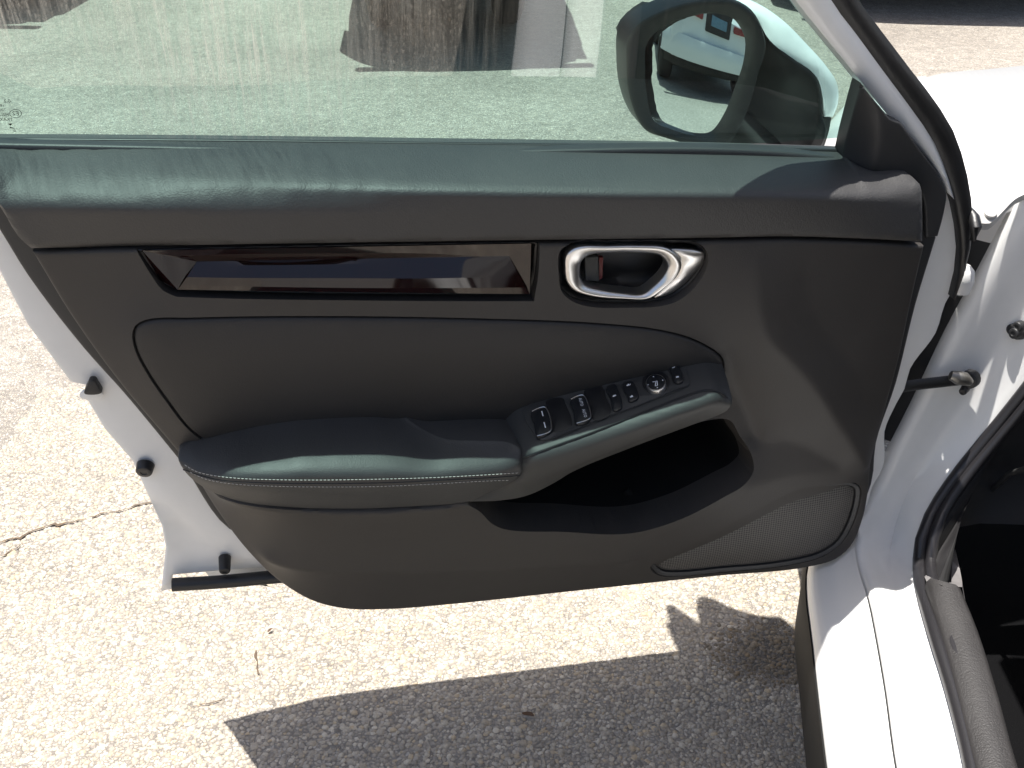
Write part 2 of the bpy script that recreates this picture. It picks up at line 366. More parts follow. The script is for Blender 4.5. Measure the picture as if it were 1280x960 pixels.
def sheet(name, outline, m, parent, curves=(), sp=.008, holes=(), skirt=.012, roll=0.0, crown=None, soft=.002, back=None, dips=(), rings=(), lines=()):
    """one moulded part of the door. roll: radius of its rounded rim; crown: pillow height; dips: (outline, depth or None, width, floor)"""
    rg = []
    if roll:
        for k in (.12, .45, 1.0):
            q = offset(outline, roll * k)
            if (inside(q, outline) & (dist(q, outline) > roll * k * .6)).mean() > .985:
                q = q[inside(q, outline) & (dist(q, outline) > roll * k * .6)]; rg.append(q)
    for dp in dips:
        for k in (0, .35, .7, 1.0):
            q = offset(dp[0], dp[2] * k); q = q[inside(q, outline)]; rg.append(q)
    rg += list(rings)
    V, F = mesh2d(outline, rg, sp, holes, lines)
    fl = Field(outline, list(curves) + [(h, True) for h in holes], soft); Wn = fl(V); d = dist(V, outline)
    res = outline[:, 2] - fl(outline)
    for i in range(0, len(V), 2000):
        q = V[i:i + 2000]; k = ((q[:, None] - outline[None, :, :2]) ** 2).sum(2).argmin(1); Wn[i:i + 2000] += res[k] * np.exp(-(d[i:i + 2000] / .008) ** 2)
    if roll: t = np.clip(d / roll, 0, 1); Wn = Wn - roll * (1 - np.sqrt(np.clip(1 - (1 - t) ** 2, 0, 1)))
    if crown: t = np.clip(d / crown[1], 0, 1); Wn = Wn + crown[0] * (1 - (1 - t) ** 2)
    for dp in dips:
        sd = dist(V, dp[0]) * np.where(inside(V, dp[0]), 1, -1); k = sstep((sd) / dp[2])
        Wn = Wn - dp[1] * k if dp[1] is not None else Wn + (dp[3] - Wn) * k
    P = np.column_stack([V, Wn]); n = len(P); Fl = [tuple(f) for f in F]
    be = boundary_edges(Fl)
    if skirt:
        idx = {}; ex = []
        for a, b in be:
            for k in (a, b):
                if k not in idx: idx[k] = n + len(ex); q = P[k].copy(); q[2] -= skirt; ex.append(q)
        Fl += [(b, a, idx[a], idx[b]) for a, b in be]
        P = np.vstack([P, ex])
        if back:
            bk = P[:n].copy(); dd = np.clip(d / back[1], 0, 1); bk[:, 2] = bk[:, 2] - skirt - back[0] * np.sqrt(1 - (1 - dd) ** 2); i0 = len(P)
            P = np.vstack([P, bk]); Fl += [tuple(int(k) + i0 for k in f[::-1]) for f in F]
    def wf(u, v):
        q = np.array([[u, v]]); w = fl(q)[0]
        if crown: t = min(dist(q, outline)[0] / crown[1], 1); w += crown[0] * (1 - (1 - t) ** 2)
        return w
    FN[name] = wf
    return obj(name, L(P), Fl, m, parent, True, 48)
FN = {}
def on_part(name, px, py, lift=0.0):
    w = .08
    for _ in range(25):
        u, v, _w = D(px, py, w); w = .5 * w + .5 * FN[name](u, v)
    u, v, _w = D(px, py, w + lift); return np.array([u - UH, -w - lift, v])
def tube(name, P, r, m, parent=None, n=10, closed=False, cap=True, flat=None):
    P = np.asarray(P, float); K = len(P); vs = []; fs = []
    rr = np.broadcast_to(r, (K,)) if np.ndim(r) < 2 else r
    up = np.array([0.0, 0, 1])
    for i in range(K):
        t = (P[(i + 1) % K] - P[i - 1]) if closed else (P[min(i + 1, K - 1)] - P[max(i - 1, 0)])
        t = t / max(np.linalg.norm(t), 1e-9); a = np.cross(t, up)
        if np.linalg.norm(a) < .1: a = np.cross(t, [1, 0, 0])
        a /= np.linalg.norm(a); b = np.cross(a, t)
        for j in range(n):
            an = 2 * math.pi * j / n; q = math.cos(an), math.sin(an)
            vs.append(P[i] + rr[i] * (a * q[0] * (flat or 1) + b * q[1]))
    for i in range(K if closed else K - 1):
        for j in range(n):
            a = i * n + j; b = i * n + (j + 1) % n; c = ((i + 1) % K) * n + (j + 1) % n; d = ((i + 1) % K) * n + j
            fs.append((a, b, c, d))
    if not closed and cap: fs.append(tuple(range(n))[::-1]); fs.append(tuple((K - 1) * n + j for j in range(n)))
    return obj(name, vs, fs, m, parent, True, 50)
def loft(name, rows, m, parent=None, closed=False, sharp=45, count=40, flip=False):
    R = []
    for r in rows:
        r = np.asarray(r, float); s = np.r_[0, np.cumsum(np.linalg.norm(np.diff(r, axis=0), axis=1))]; t = np.linspace(0, s[-1], count)
        R.append(np.column_stack([np.interp(t, s, r[:, k]) for k in range(3)]))
    n = count; vs = np.vstack(R); fs = []
    for i in range(len(R) - 1 + (1 if closed else 0)):
        j2 = (i + 1) % len(R)
        for k in range(n - 1):
            f = (i * n + k, i * n + k + 1, j2 * n + k + 1, j2 * n + k); fs.append(f[::-1] if flip else f)
    return obj(name, vs, fs, m, parent, True, sharp)
def cyl(name, c, axis, r0, r1, h, m, parent=None, n=20, bev=.15):
    a = np.asarray(axis, float); a /= np.linalg.norm(a); c = np.asarray(c, float)
    x = np.cross(a, [0, 0, 1]); x = x if np.linalg.norm(x) > .1 else np.cross(a, [1, 0, 0]); x /= np.linalg.norm(x); y = np.cross(a, x)
    prof = [(r0, 0), (r0 + (r1 - r0) * .9, h * (1 - bev)), (r1 * .93, h * (1 - bev * .3)), (r1 * .8, h), (r1 * .45, h), (r1 * .4, h * .93)]
    vs = []; fs = []
    for (r, z) in prof:
        for j in range(n): an = 2 * math.pi * j / n; vs.append(c + a * z + r * (x * math.cos(an) + y * math.sin(an)))
    for i in range(len(prof) - 1):
        for j in range(n): fs.append((i * n + j, i * n + (j + 1) % n, (i + 1) * n + (j + 1) % n, (i + 1) * n + j))
    fs.append(tuple((len(prof) - 1) * n + j for j in range(n)))
    fs.append(tuple(range(n))[::-1]); return obj(name, vs, fs, m, parent, True, 35)
def boxm(name, lo, hi, m, parent=None, bev=.004, fn=None):
    import bmesh
    bm = bmesh.new(); bmesh.ops.create_cube(bm, size=1)
    for v in bm.verts: v.co = Vector([lo[k] + (v.co[k] + .5) * (hi[k] - lo[k]) for k in range(3)])
    if bev: bmesh.ops.bevel(bm, geom=bm.edges[:], offset=bev, segments=2, affect='EDGES')
    me = bpy.data.meshes.new(name); 
    if fn:
        for v in bm.verts: v.co = Vector(fn(v.co))
    bm.to_mesh(me); bm.free(); me.materials.append(m)
    me.polygons.foreach_set("use_smooth", [True] * len(me.polygons)); me.set_sharp_from_angle(angle=math.radians(40))
    o = bpy.data.objects.new(name, me); C.objects.link(o); o.parent = parent; return o

class Plane:
    """a flat facet of the door given by three seen points with their depths"""
    def __init__(s, a, b, c):
        A, B, Cc = (np.array(L(D(*q))) for q in (a, b, c)); s.o = A; n = np.cross(B - A, Cc - A); n /= np.linalg.norm(n)
        s.cam = np.array([(CAM - (O + EU * UH)) @ EU, -((CAM - O) @ EW), CAMH])
        if n @ (s.cam - A) < 0: n = -n
        s.n = n; s.x = (B - A) / np.linalg.norm(B - A); s.y = np.cross(n, s.x)
    def at(s, px, py, h=0.0):
        r = ray(px, py); r = np.array([r @ EU, -(r @ EW), r[2]]); t = ((s.o - s.cam) @ s.n + h) / (r @ s.n); return s.cam + t * r
    def prism(s, name, px, h0, h1, m, parent, bev=.001, step=.002, corners=(), dome=0):
        P = catmull([s.at(*q[:2], h1) for q in px], True, step, corners); c = P.mean(0)
        n = len(P); rows = []
        def sh(Q, k, dz):
            return Q + (c - Q) / np.linalg.norm(c - Q, axis=1, keepdims=True) * k + s.n * dz
        rows = [sh(P, 0, h0 - h1), sh(P, 0, -bev), sh(P, bev * .3, -bev * .3), sh(P, bev, 0)]
        vs = np.vstack(rows + [[c + s.n * dome]]); fs = []
        for i in range(3):
            for j in range(n): fs.append((i * n + j, i * n + (j + 1) % n, (i + 1) * n + (j + 1) % n, (i + 1) * n + j))
        fs += [(3 * n + j, 3 * n + (j + 1) % n, 4 * n) for j in range(n)]
        # make outward
        v = vs; f = fs[-1]; nn = np.cross(v[f[1]] - v[f[0]], v[f[2]] - v[f[0]])
        if nn @ s.n < 0: fs = [f[::-1] for f in fs]
        return obj(name, vs, fs, m, parent, True, 40)
def text(name, s, at, xdir, ydir, size, m, parent, mirror=False, depth=.0002):
    cu = bpy.data.curves.new("t", 'FONT'); cu.body = s; cu.size = 1; cu.align_x = 'CENTER'; cu.align_y = 'CENTER'; cu.resolution_u = 2
    to = bpy.data.objects.new("t", cu); C.objects.link(to); dg = bpy.context.evaluated_depsgraph_get()
    me = bpy.data.meshes.new_from_object(to.evaluated_get(dg)); bpy.data.objects.remove(to)
    x = np.asarray(xdir, float); x /= np.linalg.norm(x); y = np.asarray(ydir, float); y = y - x * (x @ y); y /= np.linalg.norm(y)
    if mirror: x = -x
    vs = [np.asarray(at) + (v.co.x * x + v.co.y * y) * size for v in me.vertices]; fs = [tuple(p.vertices) for p in me.polygons]
    bpy.data.meshes.remove(me); return obj(name, vs, fs, m, parent, False)
def strip(pts, width, lift=None):
    pass

# ================================================================== GROUND
gs = 60.0
g = obj("ground", [(-gs, -gs, 0), (gs, -gs, 0), (gs, gs, 0), (-gs, gs, 0)], [(0, 1, 2, 3)], M['ground'], None, False); g['kind'] = 'structure'

def pebbles():
    x0, x1, y0, y1 = -1.05, .62, 1.02, 2.25; sp = .0069
    nx = int((x1 - x0) / sp); ny = int((y1 - y0) / sp)
    gx, gy = np.meshgrid(np.arange(nx), np.arange(ny)); n = gx.size
    px = x0 + (gx.ravel() + rng.uniform(-.42, .42, n) + .5 * (gy.ravel() % 2)) * sp; py = y0 + (gy.ravel() + rng.uniform(-.42, .42, n)) * sp
    # only what the camera can see
    keep = px > -(py * .62 + .05); px, py = px[keep], py[keep]; n = len(px)
    keep = rng.random(n) < .93; px, py = px[keep], py[keep]; n = len(px)
    r = sp * np.clip(rng.lognormal(-.62, .30, n), .25, 1.0); asp = rng.uniform(.65, 1, n); rot = rng.uniform(0, math.pi, n); hh = r * rng.uniform(.15, .40, n)
    m = 6; ang = np.arange(m) * 2 * math.pi / m
    jit = rng.uniform(.82, 1.12, (n, m))
    rings = []
    for k, (rad, z) in enumerate(((1.0, -.15), (.86, .62))):
        lx = np.cos(ang) * rad * jit * r[:, None]; ly = np.sin(ang) * rad * jit * r[:, None] * asp[:, None]
        X = px[:, None] + lx * np.cos(rot)[:, None] - ly * np.sin(rot)[:, None]; Y = py[:, None] + lx * np.sin(rot)[:, None] + ly * np.cos(rot)[:, None]
        Z = np.broadcast_to((hh * z)[:, None], X.shape) * (1 + (k == 1) * rng.uniform(-.3, .3, X.shape)); rings.append(np.stack([X, Y, Z], 2))
    top = np.stack([px + rng.uniform(-.3, .3, n) * r, py + rng.uniform(-.3, .3, n) * r, hh], 1)[:, None]
    V = np.concatenate(rings + [top], 1).reshape(-1, 3); nv = 2 * m + 1
    f = []
    for j in range(m): a, b = j, (j + 1) % m; f += [(a, b, m + b), (a, m + b, m + a), (m + a, m + b, 2 * m)]
    f = np.array(f); F = (f[None] + (np.arange(n) * nv)[:, None, None]).reshape(-1, 3)
    me = bpy.data.meshes.new("pebbles"); me.vertices.add(len(V)); me.vertices.foreach_set("co", V.ravel())
    me.loops.add(F.size); me.loops.foreach_set("vertex_index", F.ravel().astype(np.int32)); me.polygons.add(len(F))
    me.polygons.foreach_set("loop_start", (np.arange(len(F)) * 3).astype(np.int32)); me.update(calc_edges=True)
    pal = np.array([(.34, .315, .285), (.42, .39, .35), (.26, .245, .23), (.44, .36, .26), (.53, .50, .46), (.34, .30, .25), (.21, .195, .185), (.38, .36, .345)])
    pr = [.2, .19, .14, .09, .12, .12, .05, .09]
    c = pal[rng.choice(len(pal), n, p=pr)] * rng.uniform(.85, 1.12, (n, 1)); c = (c * .7 + .3 * np.array([.39, .355, .31])) * np.array([1.05, 1.0, .90])
    q = G(965, 815); dd = np.hypot((px - q[0]) * .8, (py - q[1]) * 1.1) + rng.uniform(-.012, .012, n); c = np.where((dd < .085)[:, None], c * np.array([.5, .46, .40]), c)
    col = np.ones((n, nv, 4)); col[:, :, :3] = c[:, None]; at = me.color_attributes.new("Col", 'FLOAT_COLOR', 'POINT'); at.data.foreach_set("color", col.ravel())
    me.materials.append(M['pebble']); o = bpy.data.objects.new("pebbles", me); C.objects.link(o)
    tag(o, "pale beige and grey pebbles set in the paving under the open door", "pebbles"); o['kind'] = 'stuff'
pebbles()

def crack(pts, wd, parent=None):
    P = catmull([G(*q) for q in pts], False, .012); vs = []; fs = []
    P[:, 1] += rng.normal(0, .003, len(P)); P[:, 0] += rng.normal(0, .002, len(P))
    for i, q in enumerate(P):
        t = P[min(i + 1, len(P) - 1)] - P[max(0, i - 1)]; nn = np.array([-t[1], t[0], 0]); nn /= max(np.linalg.norm(nn), 1e-6)
        k = wd * rng.uniform(.15, 1.0) * (1 if 0 < i < len(P) - 1 else .1)
        vs += [q + nn * k + [0, 0, .0034], q - nn * k * rng.uniform(.3, 1) + [0, 0, .0034]]
    for i in range(len(P) - 1): fs.append((2 * i, 2 * i + 1, 2 * i + 3, 2 * i + 2))
    o = obj("crack", vs, fs, M['crack'], None, False); o['kind'] = 'structure'; return o
crack([(-60, 690), (0, 680), (25, 673), (60, 660), (90, 655), (120, 645), (150, 640), (184, 631), (215, 630)], .0045)
crack([(0, 697), (15, 690), (26, 683)], .0025); crack([(12, 712), (18, 702), (28, 676)], .0018)
crack([(318, 812), (321, 828), (325, 845)], .003); crack([(235, 886), (262, 880), (285, 872)], .0018)

def leaf(px, py, s, rz, label):
    q = G(px, py); vs = []; fs = []
    for i in range(9):
        t = i / 8 * 2 - 1; wd = (1 - t * t) ** .8 * .42
        for k in (-1, 0, 1): vs.append((t * s, k * wd * s + .1 * s * math.sin(t * 3), .005 + abs(k) * .35 * s * (1 - t * t) + .12 * s * t * t))
    for i in range(8):
        for k in range(2): a = i * 3 + k; fs.append((a, a + 3, a + 4, a + 1))
    o = obj("dry_leaf", vs, fs, M['leaf']); o.location = q; o.rotation_euler = (0, 0, rz); tag(o, label, "leaf"); return o
leaf(660, 897, .0105, -.4, "small brown dry leaf lying on the paving in the shadow below the door")
leaf(338, 791, .006, .9, "tiny curled brown leaf on the sunlit paving left of the shadow")

pocket_px = [(583, 628, .078), (600, 640, .074), (615, 655, .070), (632, 662, .066), (700, 665, .062), (790, 667, .058), (850, 650, .052), (905, 622, .044), (932, 605, .036), (942, 588, .028), (938, 565, .022), (925, 545, .018), (912, 525, .020), (880, 527, .03), (790, 558, .038), (700, 594, .048), (620, 616, .066)]
pk = curve(pocket_px, step=.006)
def pkhole(w): h = offset(curve(pocket_px, step=.012), -.004); h[:, 2] = w; return h
# ================================================================== DOOR: metal shell
# outline of the inner white panel (seen left, right and below the trim)
o_metal = curve([(-95, 190, -.055), (-60, 235, -.055), (0, 342, -.055), (34, 407, -.055), (88, 479, -.055), (106, 482, -.055), (108, 500, -.055), (130, 537, -.055), (165, 577, -.055),
    (178, 606, -.055), (202, 659, -.055), (207, 686, -.055), (201, 741, -.055), (214, 739, -.055), (216, 720, -.055), (345, 709, -.055), (700, 690, -.055), (1000, 662, -.055), (1080, 640, -.05),
    (1092, 609, -.045), (1105, 585, -.045), (1107, 562, -.045), (1107, 540, -.045), (1122, 505, -.045), (1132, 487, -.045), (1139, 462, -.045), (1171, 417, -.045), (1183, 380, -.045), (1191, 366, -.045),
    (1201, 325, -.045), (1197, 276, -.045), (1191, 244, -.045), (1166, 175, -.045), (1100, 160, -.05), (1060, 205, -.055), (600, 200, -.055), (0, 196, -.055)],
    step=.012, corners=(0, 2, 3, 4, 5, 6, 7, 8, 9, 10, 11, 12, 13, 14, 15, 32, 34, 36))
sheet("inner_panel", o_metal, M['whitein'], door, curves=[(curve([(185, 600, -.047), (235, 650, -.050), (275, 672, -.048), (330, 705, -.047)], False, .01), False),
    (curve([(190, 625, -.060), (225, 660, -.062), (250, 700, -.062)], False, .01), False)], sp=.02, skirt=.05, roll=.004, soft=.0015, holes=[pkhole(-.055)])
# outer skin bulging away from the cabin
def outer_skin():
    Nn = 60; vs = []; fs = []; us0 = np.linspace(0, 1, Nn)
    rows = []
    prof = [(.345, -.095), (.352, -.15), (.360, -.225), (.366, -.232), (.374, -.240), (.382, -.243), (.45, -.25), (.60, -.25), (.72, -.235), (.79, -.200), (.835, -.165), (.855, -.125), (.87, -.075)]
    for v, w in prof:
        # rear edge follows the slanted outline
        ul = np.interp(v, [.32, .36, .375, .52, .62, .75, .86, .95], [-.458, -.455, -.355, -.362, -.372, -.392, -.412, -.44]); ur = np.interp(v, [.32, .5, .95], [.440, .455, .47])
        rows.append([(u, v, w + .012 * (abs((u - (ul + ur) / 2) / ((ur - ul) / 2)) ** 12)) for u in (ul if (w <= -.185 or v > .4) else -.38) + (ur - (ul if (w <= -.185 or v > .4) else -.38)) * us0])
    R = [L(np.array(r)) for r in rows]
    # return flange to the inner panel at both ends
    loft("outer_skin", R, M['white'], door, count=Nn, flip=True)
    for k, nm in ((0, "rear_flange"), (-1, "front_flange")):
        a = np.array([r[k] for r in rows]); b = a.copy(); b[:, 2] = -.060; b[:, 0] += .075 if k == 0 else -.02
        loft(nm, [L(a), L(b)], M['whitein'], door, count=24)
outer_skin()

# rear edge fittings
def stop(px, py, w, ax, r, h):
    cyl("rubber_stop", L(D(px, py, w)), ax, r, r * .9, h, M['rubber'], door, 20)
stop(182, 581, -.052, (-.15, -1, -.35), .0105, .012)
stop(281, 697, -.050, (0, -1, -.25), .0078, .022)
pl = Plane((100, 497, -.05), (128, 495, -.05), (115, 476, -.05))
latch = pl.prism("latch_cover", [(99, 496), (104, 489), (124, 489), (129, 494), (127, 498), (103, 499)], 0, .004, M['whitein'], door, bev=.001)
pl.prism("latch_wedge", [(105, 493), (109, 481), (112, 476), (118, 476), (122, 482), (127, 492)], 0, .010, M['rubber'], latch, bev=.0025)
# rolled rubber along the bottom of the door
tube("bottom_seal", L(catmull([D(215, 731, -.040), D(280, 727, -.040), D(345, 721, -.040), D(700, 700, -.040), D(1000, 676, -.045)], False, .02)), .0085, M['rubber'], door, 14)

# ================================================================== DOOR: window frame
def sash(name, a, b, m, back, z=0):
    """a, b: matching outlines of the strip's two edges (u,v,w)"""
    A = catmull(a, False, .02); Bq = catmull(b, False, .02); n = 60
    def rs(P):
        s = np.r_[0, np.cumsum(np.linalg.norm(np.diff(P, axis=0), axis=1))]; t = np.linspace(0, s[-1], n); return np.column_stack([np.interp(t, s, P[:, k]) for k in range(3)])
    A, Bq = rs(A), rs(Bq); dn = np.array([0, 0, -1.0])
    mid = (A + Bq) / 2 - dn * .005
    rows = [L(A + dn * back), L(A), L(A * .8 + Bq * .2 - dn * .003), L(mid), L(A * .2 + Bq * .8 - dn * .003), L(Bq), L(Bq + dn * back)]
    return loft(name, rows, m, door, closed=True, count=n, sharp=50)
TU = [(.14, 1.235, .075), (-.02, 1.30, .11), (-.25, 1.315, .12), (-.47, 1.28, .10), (-.582, 1.15, .03), (-.618, .935, -.045)]
TU2 = [(.16, 1.275, .075), (-.02, 1.345, .11), (-.25, 1.36, .12), (-.51, 1.32, .10), (-.618, 1.16, .03), (-.645, .93, -.045)]
TU3 = [(.18, 1.315, .075), (-.02, 1.385, .11), (-.25, 1.40, .12), (-.54, 1.355, .10), (-.652, 1.17, .03), (-.668, .925, -.045)]
def sw_(y): return .0 - .03 * y / 244
white_a = [D(x, y, sw_(y)) for x, y in ((1183, 240), (1172, 215), (1148, 184), (1113, 148), (1070, 94), (1030, 45), (994, 0))] + [np.array(q) for q in TU]
white_b = [D(x, y, sw_(y)) for x, y in ((1193, 250), (1187, 228), (1168, 178), (1140, 137), (1104, 88), (1069, 40), (1039, 0))] + [np.array(q) for q in TU2]
sash("window_frame", white_a, white_b, M['whitein'], .03)
blk_a = [D(1190, 372, -.035), D(1200, 325, -.035), D(1196, 275, -.035), D(1189, 240, -.03)] + [D(x, y, sw_(y)) for x, y in ((1166, 177), (1139, 136), (1102, 87), (1067, 39), (1037, 0))] + [np.array(q) for q in TU2]
blk_b = [D(1192, 374, -.035), D(1206, 340, -.035), D(1216, 290, -.035), D(1213, 240, -.03)] + [D(x, y, sw_(y)) for x, y in ((1193, 166), (1170, 128), (1136, 84), (1103, 40), (1073, 0))] + [np.array(q) for q in TU3]
sash("weatherstrip", blk_a, blk_b, M['rubber'], .02)

# glass pane, slightly curved, leaning in over the belt
def pane():
    nu, nv = 40, 14; vs = []; fs = []
    for side in (0, 1):
        for j in range(nv):
            t = j / (nv - 1); v = .90 + t * .42; w = -.058 + .059 * t + .101 * t * t
            ur = np.interp(v, [.90, .98, 1.09, 1.25, 1.32], [.455, .40, .30, .14, .02]); ul = np.interp(v, [.9, .97, 1.15, 1.30], [-.632, -.625, -.590, -.47])
            for i in range(nu): u = ul + (ur - ul) * i / (nu - 1); vs.append((u, v, w - side * .004 - .012 * ((u + .1) / .55) ** 2))
    n = nu * nv
    for j in range(nv - 1):
        for i in range(nu - 1):
            a = j * nu + i; f = (a, a + 1, a + nu + 1, a + nu); fs.append(f)
    return obj("window_glass", L(np.array(vs[:n])), fs, M['glass'], door)
glass = pane()
def on_glass(px, py):
    # iterate to the leaning pane
    w = -.05
    for _ in range(30):
        u, v, _w = D(px, py, w); t = max(0, (v - .90) / .42); w = -.058 + .059 * t + .101 * t * t - .012 * ((u + .1) / .55) ** 2 + .0012
    return L(np.array([u, v, w]))
xg = on_glass(60, 150) - on_glass(20, 150); yg = on_glass(20, 140) - on_glass(20, 160)
M['etch'] = simple("black glass etching", (.01, .012, .015), .6)
for s, px, py, sz in (("0.2", 9, 126.5, .0052), ("1931", 0, 132, .0042), ("T000", 2, 137.5, .0042), ("M2LA", 4, 143.5, .0045), ("TRAXDM", 3, 149.5, .0048), ("R", 18, 164, .0045), ("E2", 19.5, 142, .0066)):
    text("etched_mark", s, on_glass(px, py), xg, yg, sz, M['etch'], glass, mirror=True)
th_ = np.linspace(0, 2 * math.pi, 25)[:-1]; c0 = on_glass(19.5, 142); xn = xg / np.linalg.norm(xg); yn = yg / np.linalg.norm(yg)
ring = [c0 + (xn * math.cos(a) * .0058 + yn * math.sin(a) * .0048) for a in th_]; ring2 = [c0 + (xn * math.cos(a) * .0053 + yn * math.sin(a) * .0043) for a in th_]
obj("etched_mark", ring + ring2, [(i, (i + 1) % 24, 24 + (i + 1) % 24, 24 + i) for i in range(24)], M['etch'], glass, False)
obj("etched_mark", [on_glass(*q) for q in ((9.5, 154.5), (16, 154.5), (13, 157), (12.3, 158.5), (19.5, 160.8), (12.2, 160.2))], [(0, 2, 1), (3, 5, 4)], M['etch'], glass, False)

# belt strips along the glass
b1 = catmull([D(-90, 175.5, -.045), D(300, 178, -.045), D(600, 182, -.045), D(900, 186.5, -.045), D(1060, 190, -.045)], False, .03)
tube("belt_strip", L(b1 - [0, .0012, .004]), .0032, M['black'], door, 8)
b2 = b1.copy(); b2[:, 2] = -.072; b2[:, 1] -= .0085
tube("outer_belt_strip", L(b2), .006, M['rubber'], door, 8)

# ================================================================== DOOR: trim
# flange behind the trim, seen as a thin darker edge left and right
flange = curve([(-100, 178, -.03), (-50, 215, -.03), (0, 290, -.03), (34, 345, -.03), (103, 435, -.03), (155, 493, -.03), (222, 574, -.03), (300, 670, -.03), (600, 640, -.03), (1000, 640, -.03), (1072, 640, -.025), (1090, 606, -.025),
    (1096, 555, -.025), (1121, 480, -.025), (1146, 380, -.025), (1171, 298, -.025), (1150, 230, -.03), (1060, 200, -.03), (500, 190, -.03)], step=.02, corners=(0, 15))
sheet("trim_edge", flange, M['sail'], door, sp=.05, skirt=.015, roll=.004, soft=0, holes=[pkhole(-.03)])

# upper soft pad
pad_out = curve([(-100, 177, -.042), (100, 177.5, -.042), (300, 179, -.042), (600, 182.5, -.042), (900, 187, -.042), (1056, 191.5, -.042), (1068, 206, -.008), (1095, 219, .008), (1143, 223, .014), (1152, 232, .022), (1155, 262, .028), (1155, 304, .030),
    (1100, 301, .036), (980, 297.5, .042), (900, 299, .044), (600, 303, .048), (300, 307.5, .044), (60, 312, .030), (38, 312.5, .034), (22, 298, .036), (0, 262, .042), (-45, 207, .030), (-82, 186, -.005)], step=.01, corners=(0, 5, 11, 18))
crest = curve([(-38, 211, .036), (0, 215, .046), (100, 219, .055), (300, 223, .059), (600, 228, .061), (900, 234, .059), (1050, 240, .052), (1140, 241, .026)], False, .01)
top1 = curve([(-60, 190, -.020), (100, 193, .002), (300, 196, .008), (600, 200, .010), (900, 205, .008), (1050, 209, .002)], False, .01)
low = curve([(6, 254, .044), (60, 256, .050), (300, 260, .054), (600, 262, .056), (900, 264, .054), (1050, 266, .048), (1146, 268, .028)], False, .01)
def para(c, offs): return [c + np.array([0, k, 0]) for k in offs]
sheet("upper_trim", pad_out, M['pad'], door, curves=[(crest, False), (top1, False), (low, False)], lines=para(catmull(crest[::3], False, .006), np.arange(-.024, .013, .0033)), sp=.006, skirt=.02, roll=.0045, soft=.0055)

# sail cover at the mirror corner
sail_out = curve([(1077, 104, .012), (1085, 115, .012), (1113, 148, .004), (1126, 153, .002), (1148, 184, -.008), (1172, 215, -.018), (1184, 242, -.02), (1180, 270, -.02), (1173, 296, -.02), (1158, 298, -.02), (1150, 240, -.02), (1110, 226, -.01), (1066, 215, -.02), (1054, 192, -.03), (1060, 166, -.022), (1068, 136, -.006)],
    step=.008, corners=(0, 2, 3, 4, 5, 8, 9, 13))
sheet("mirror_corner_cover", sail_out, M['sail'], door, curves=[(curve([(1100, 150, .006), (1098, 180, .0), (1092, 218, -.004)], False, .008), False)], sp=.007, skirt=.02, roll=.003, soft=.003)

# main moulded panel -------------------------------------------------
main_px = [(40, 315, .020), (150, 312.5, .034), (300, 310, .040), (600, 305.5, .042), (900, 301.5, .040), (980, 300, .038), (1100, 304, .028), (1156, 308, .018), (1142, 368, .012), (1124, 450, .004), (1099, 542, -.002), (1089, 581, -.002), (1086, 615, 0), (1079, 650, 0), (1064, 684, 0), (1045, 700, .002), (1005, 711, .004),
    (900, 721, .010), (700, 742, .014), (560, 757, .012), (480, 763, .008), (430, 762, .004), (390, 752, .0), (350, 728, -.004), (310, 690, -.004), (272, 640, 0), (240, 590, .004), (222, 566, .006), (150, 480, .010), (90, 397, .014)]
main_out = curve(main_px, step=.008, corners=(0, 7))
insert_px = [(165, 422, .030), (168, 408, .031), (182, 400, .033), (240, 397, .034), (400, 395, .034), (600, 398, .034), (750, 404, .034), (830, 413, .034), (875, 427, .034), (905, 450, .032), (897, 482, .022), (800, 510, .014), (640, 560, .008), (300, 572, .010), (262, 556, .014), (238, 540, .020), (205, 499, .024), (182, 465, .027), (170, 442, .029)]
insert_out = curve(insert_px, step=.006)
def lower(P, dz): Q = P.copy(); Q[:, 2] += dz; return Q
strip_px = [(170, 312, .035), (240, 309.5, .036), (669, 301.5, .038), (674, 304, .038), (671, 340, .030), (665, 370.5, .024), (590, 370.5, .024), (500, 370, .024), (400, 369, .024), (300, 367, .023), (222, 364.5, .022), (205, 357, .022), (190, 340, .026)]
strip_out = curve(strip_px, step=.006, corners=(0, 2, 3, 5, 10))
hb_px = [(697, 340, .033), (699, 312, .037), (712, 303, .038), (760, 301, .039), (840, 300.5, .039), (872, 303, .038), (883, 314, .036), (881, 332, .033), (862, 358, .029), (838, 374, .027), (780, 380, .026), (720, 375, .026), (701, 362, .029)]
hb_out = curve(hb_px, step=.005)
spk_px = [(811, 705, .022), (818, 697, .022), (850, 680, .023), (900, 654, .021), (950, 629, .018), (985, 611, .014), (1000, 606, .012), (1040, 603, .008), (1068, 603, .006), (1077, 610, .004), (1076, 630, .004), (1066, 660, .004), (1052, 682, .005), (1030, 697, .006), (985, 709, .009), (900, 718, .014), (840, 723, .018), (825, 721, .019), (815, 714, .021)]
spk_out = curve(spk_px, step=.006)
def ringcurves(P, inn, d1, wd=.0025):
    """a step down at an outline: outer lip stays, inside falls"""
    A = offset(P, -.0015); B = offset(P, wd); B = lower(B, -d1); return [(A, True), (B, True)]
cur = []
cur += [(pk, True), (insert_out, True)]
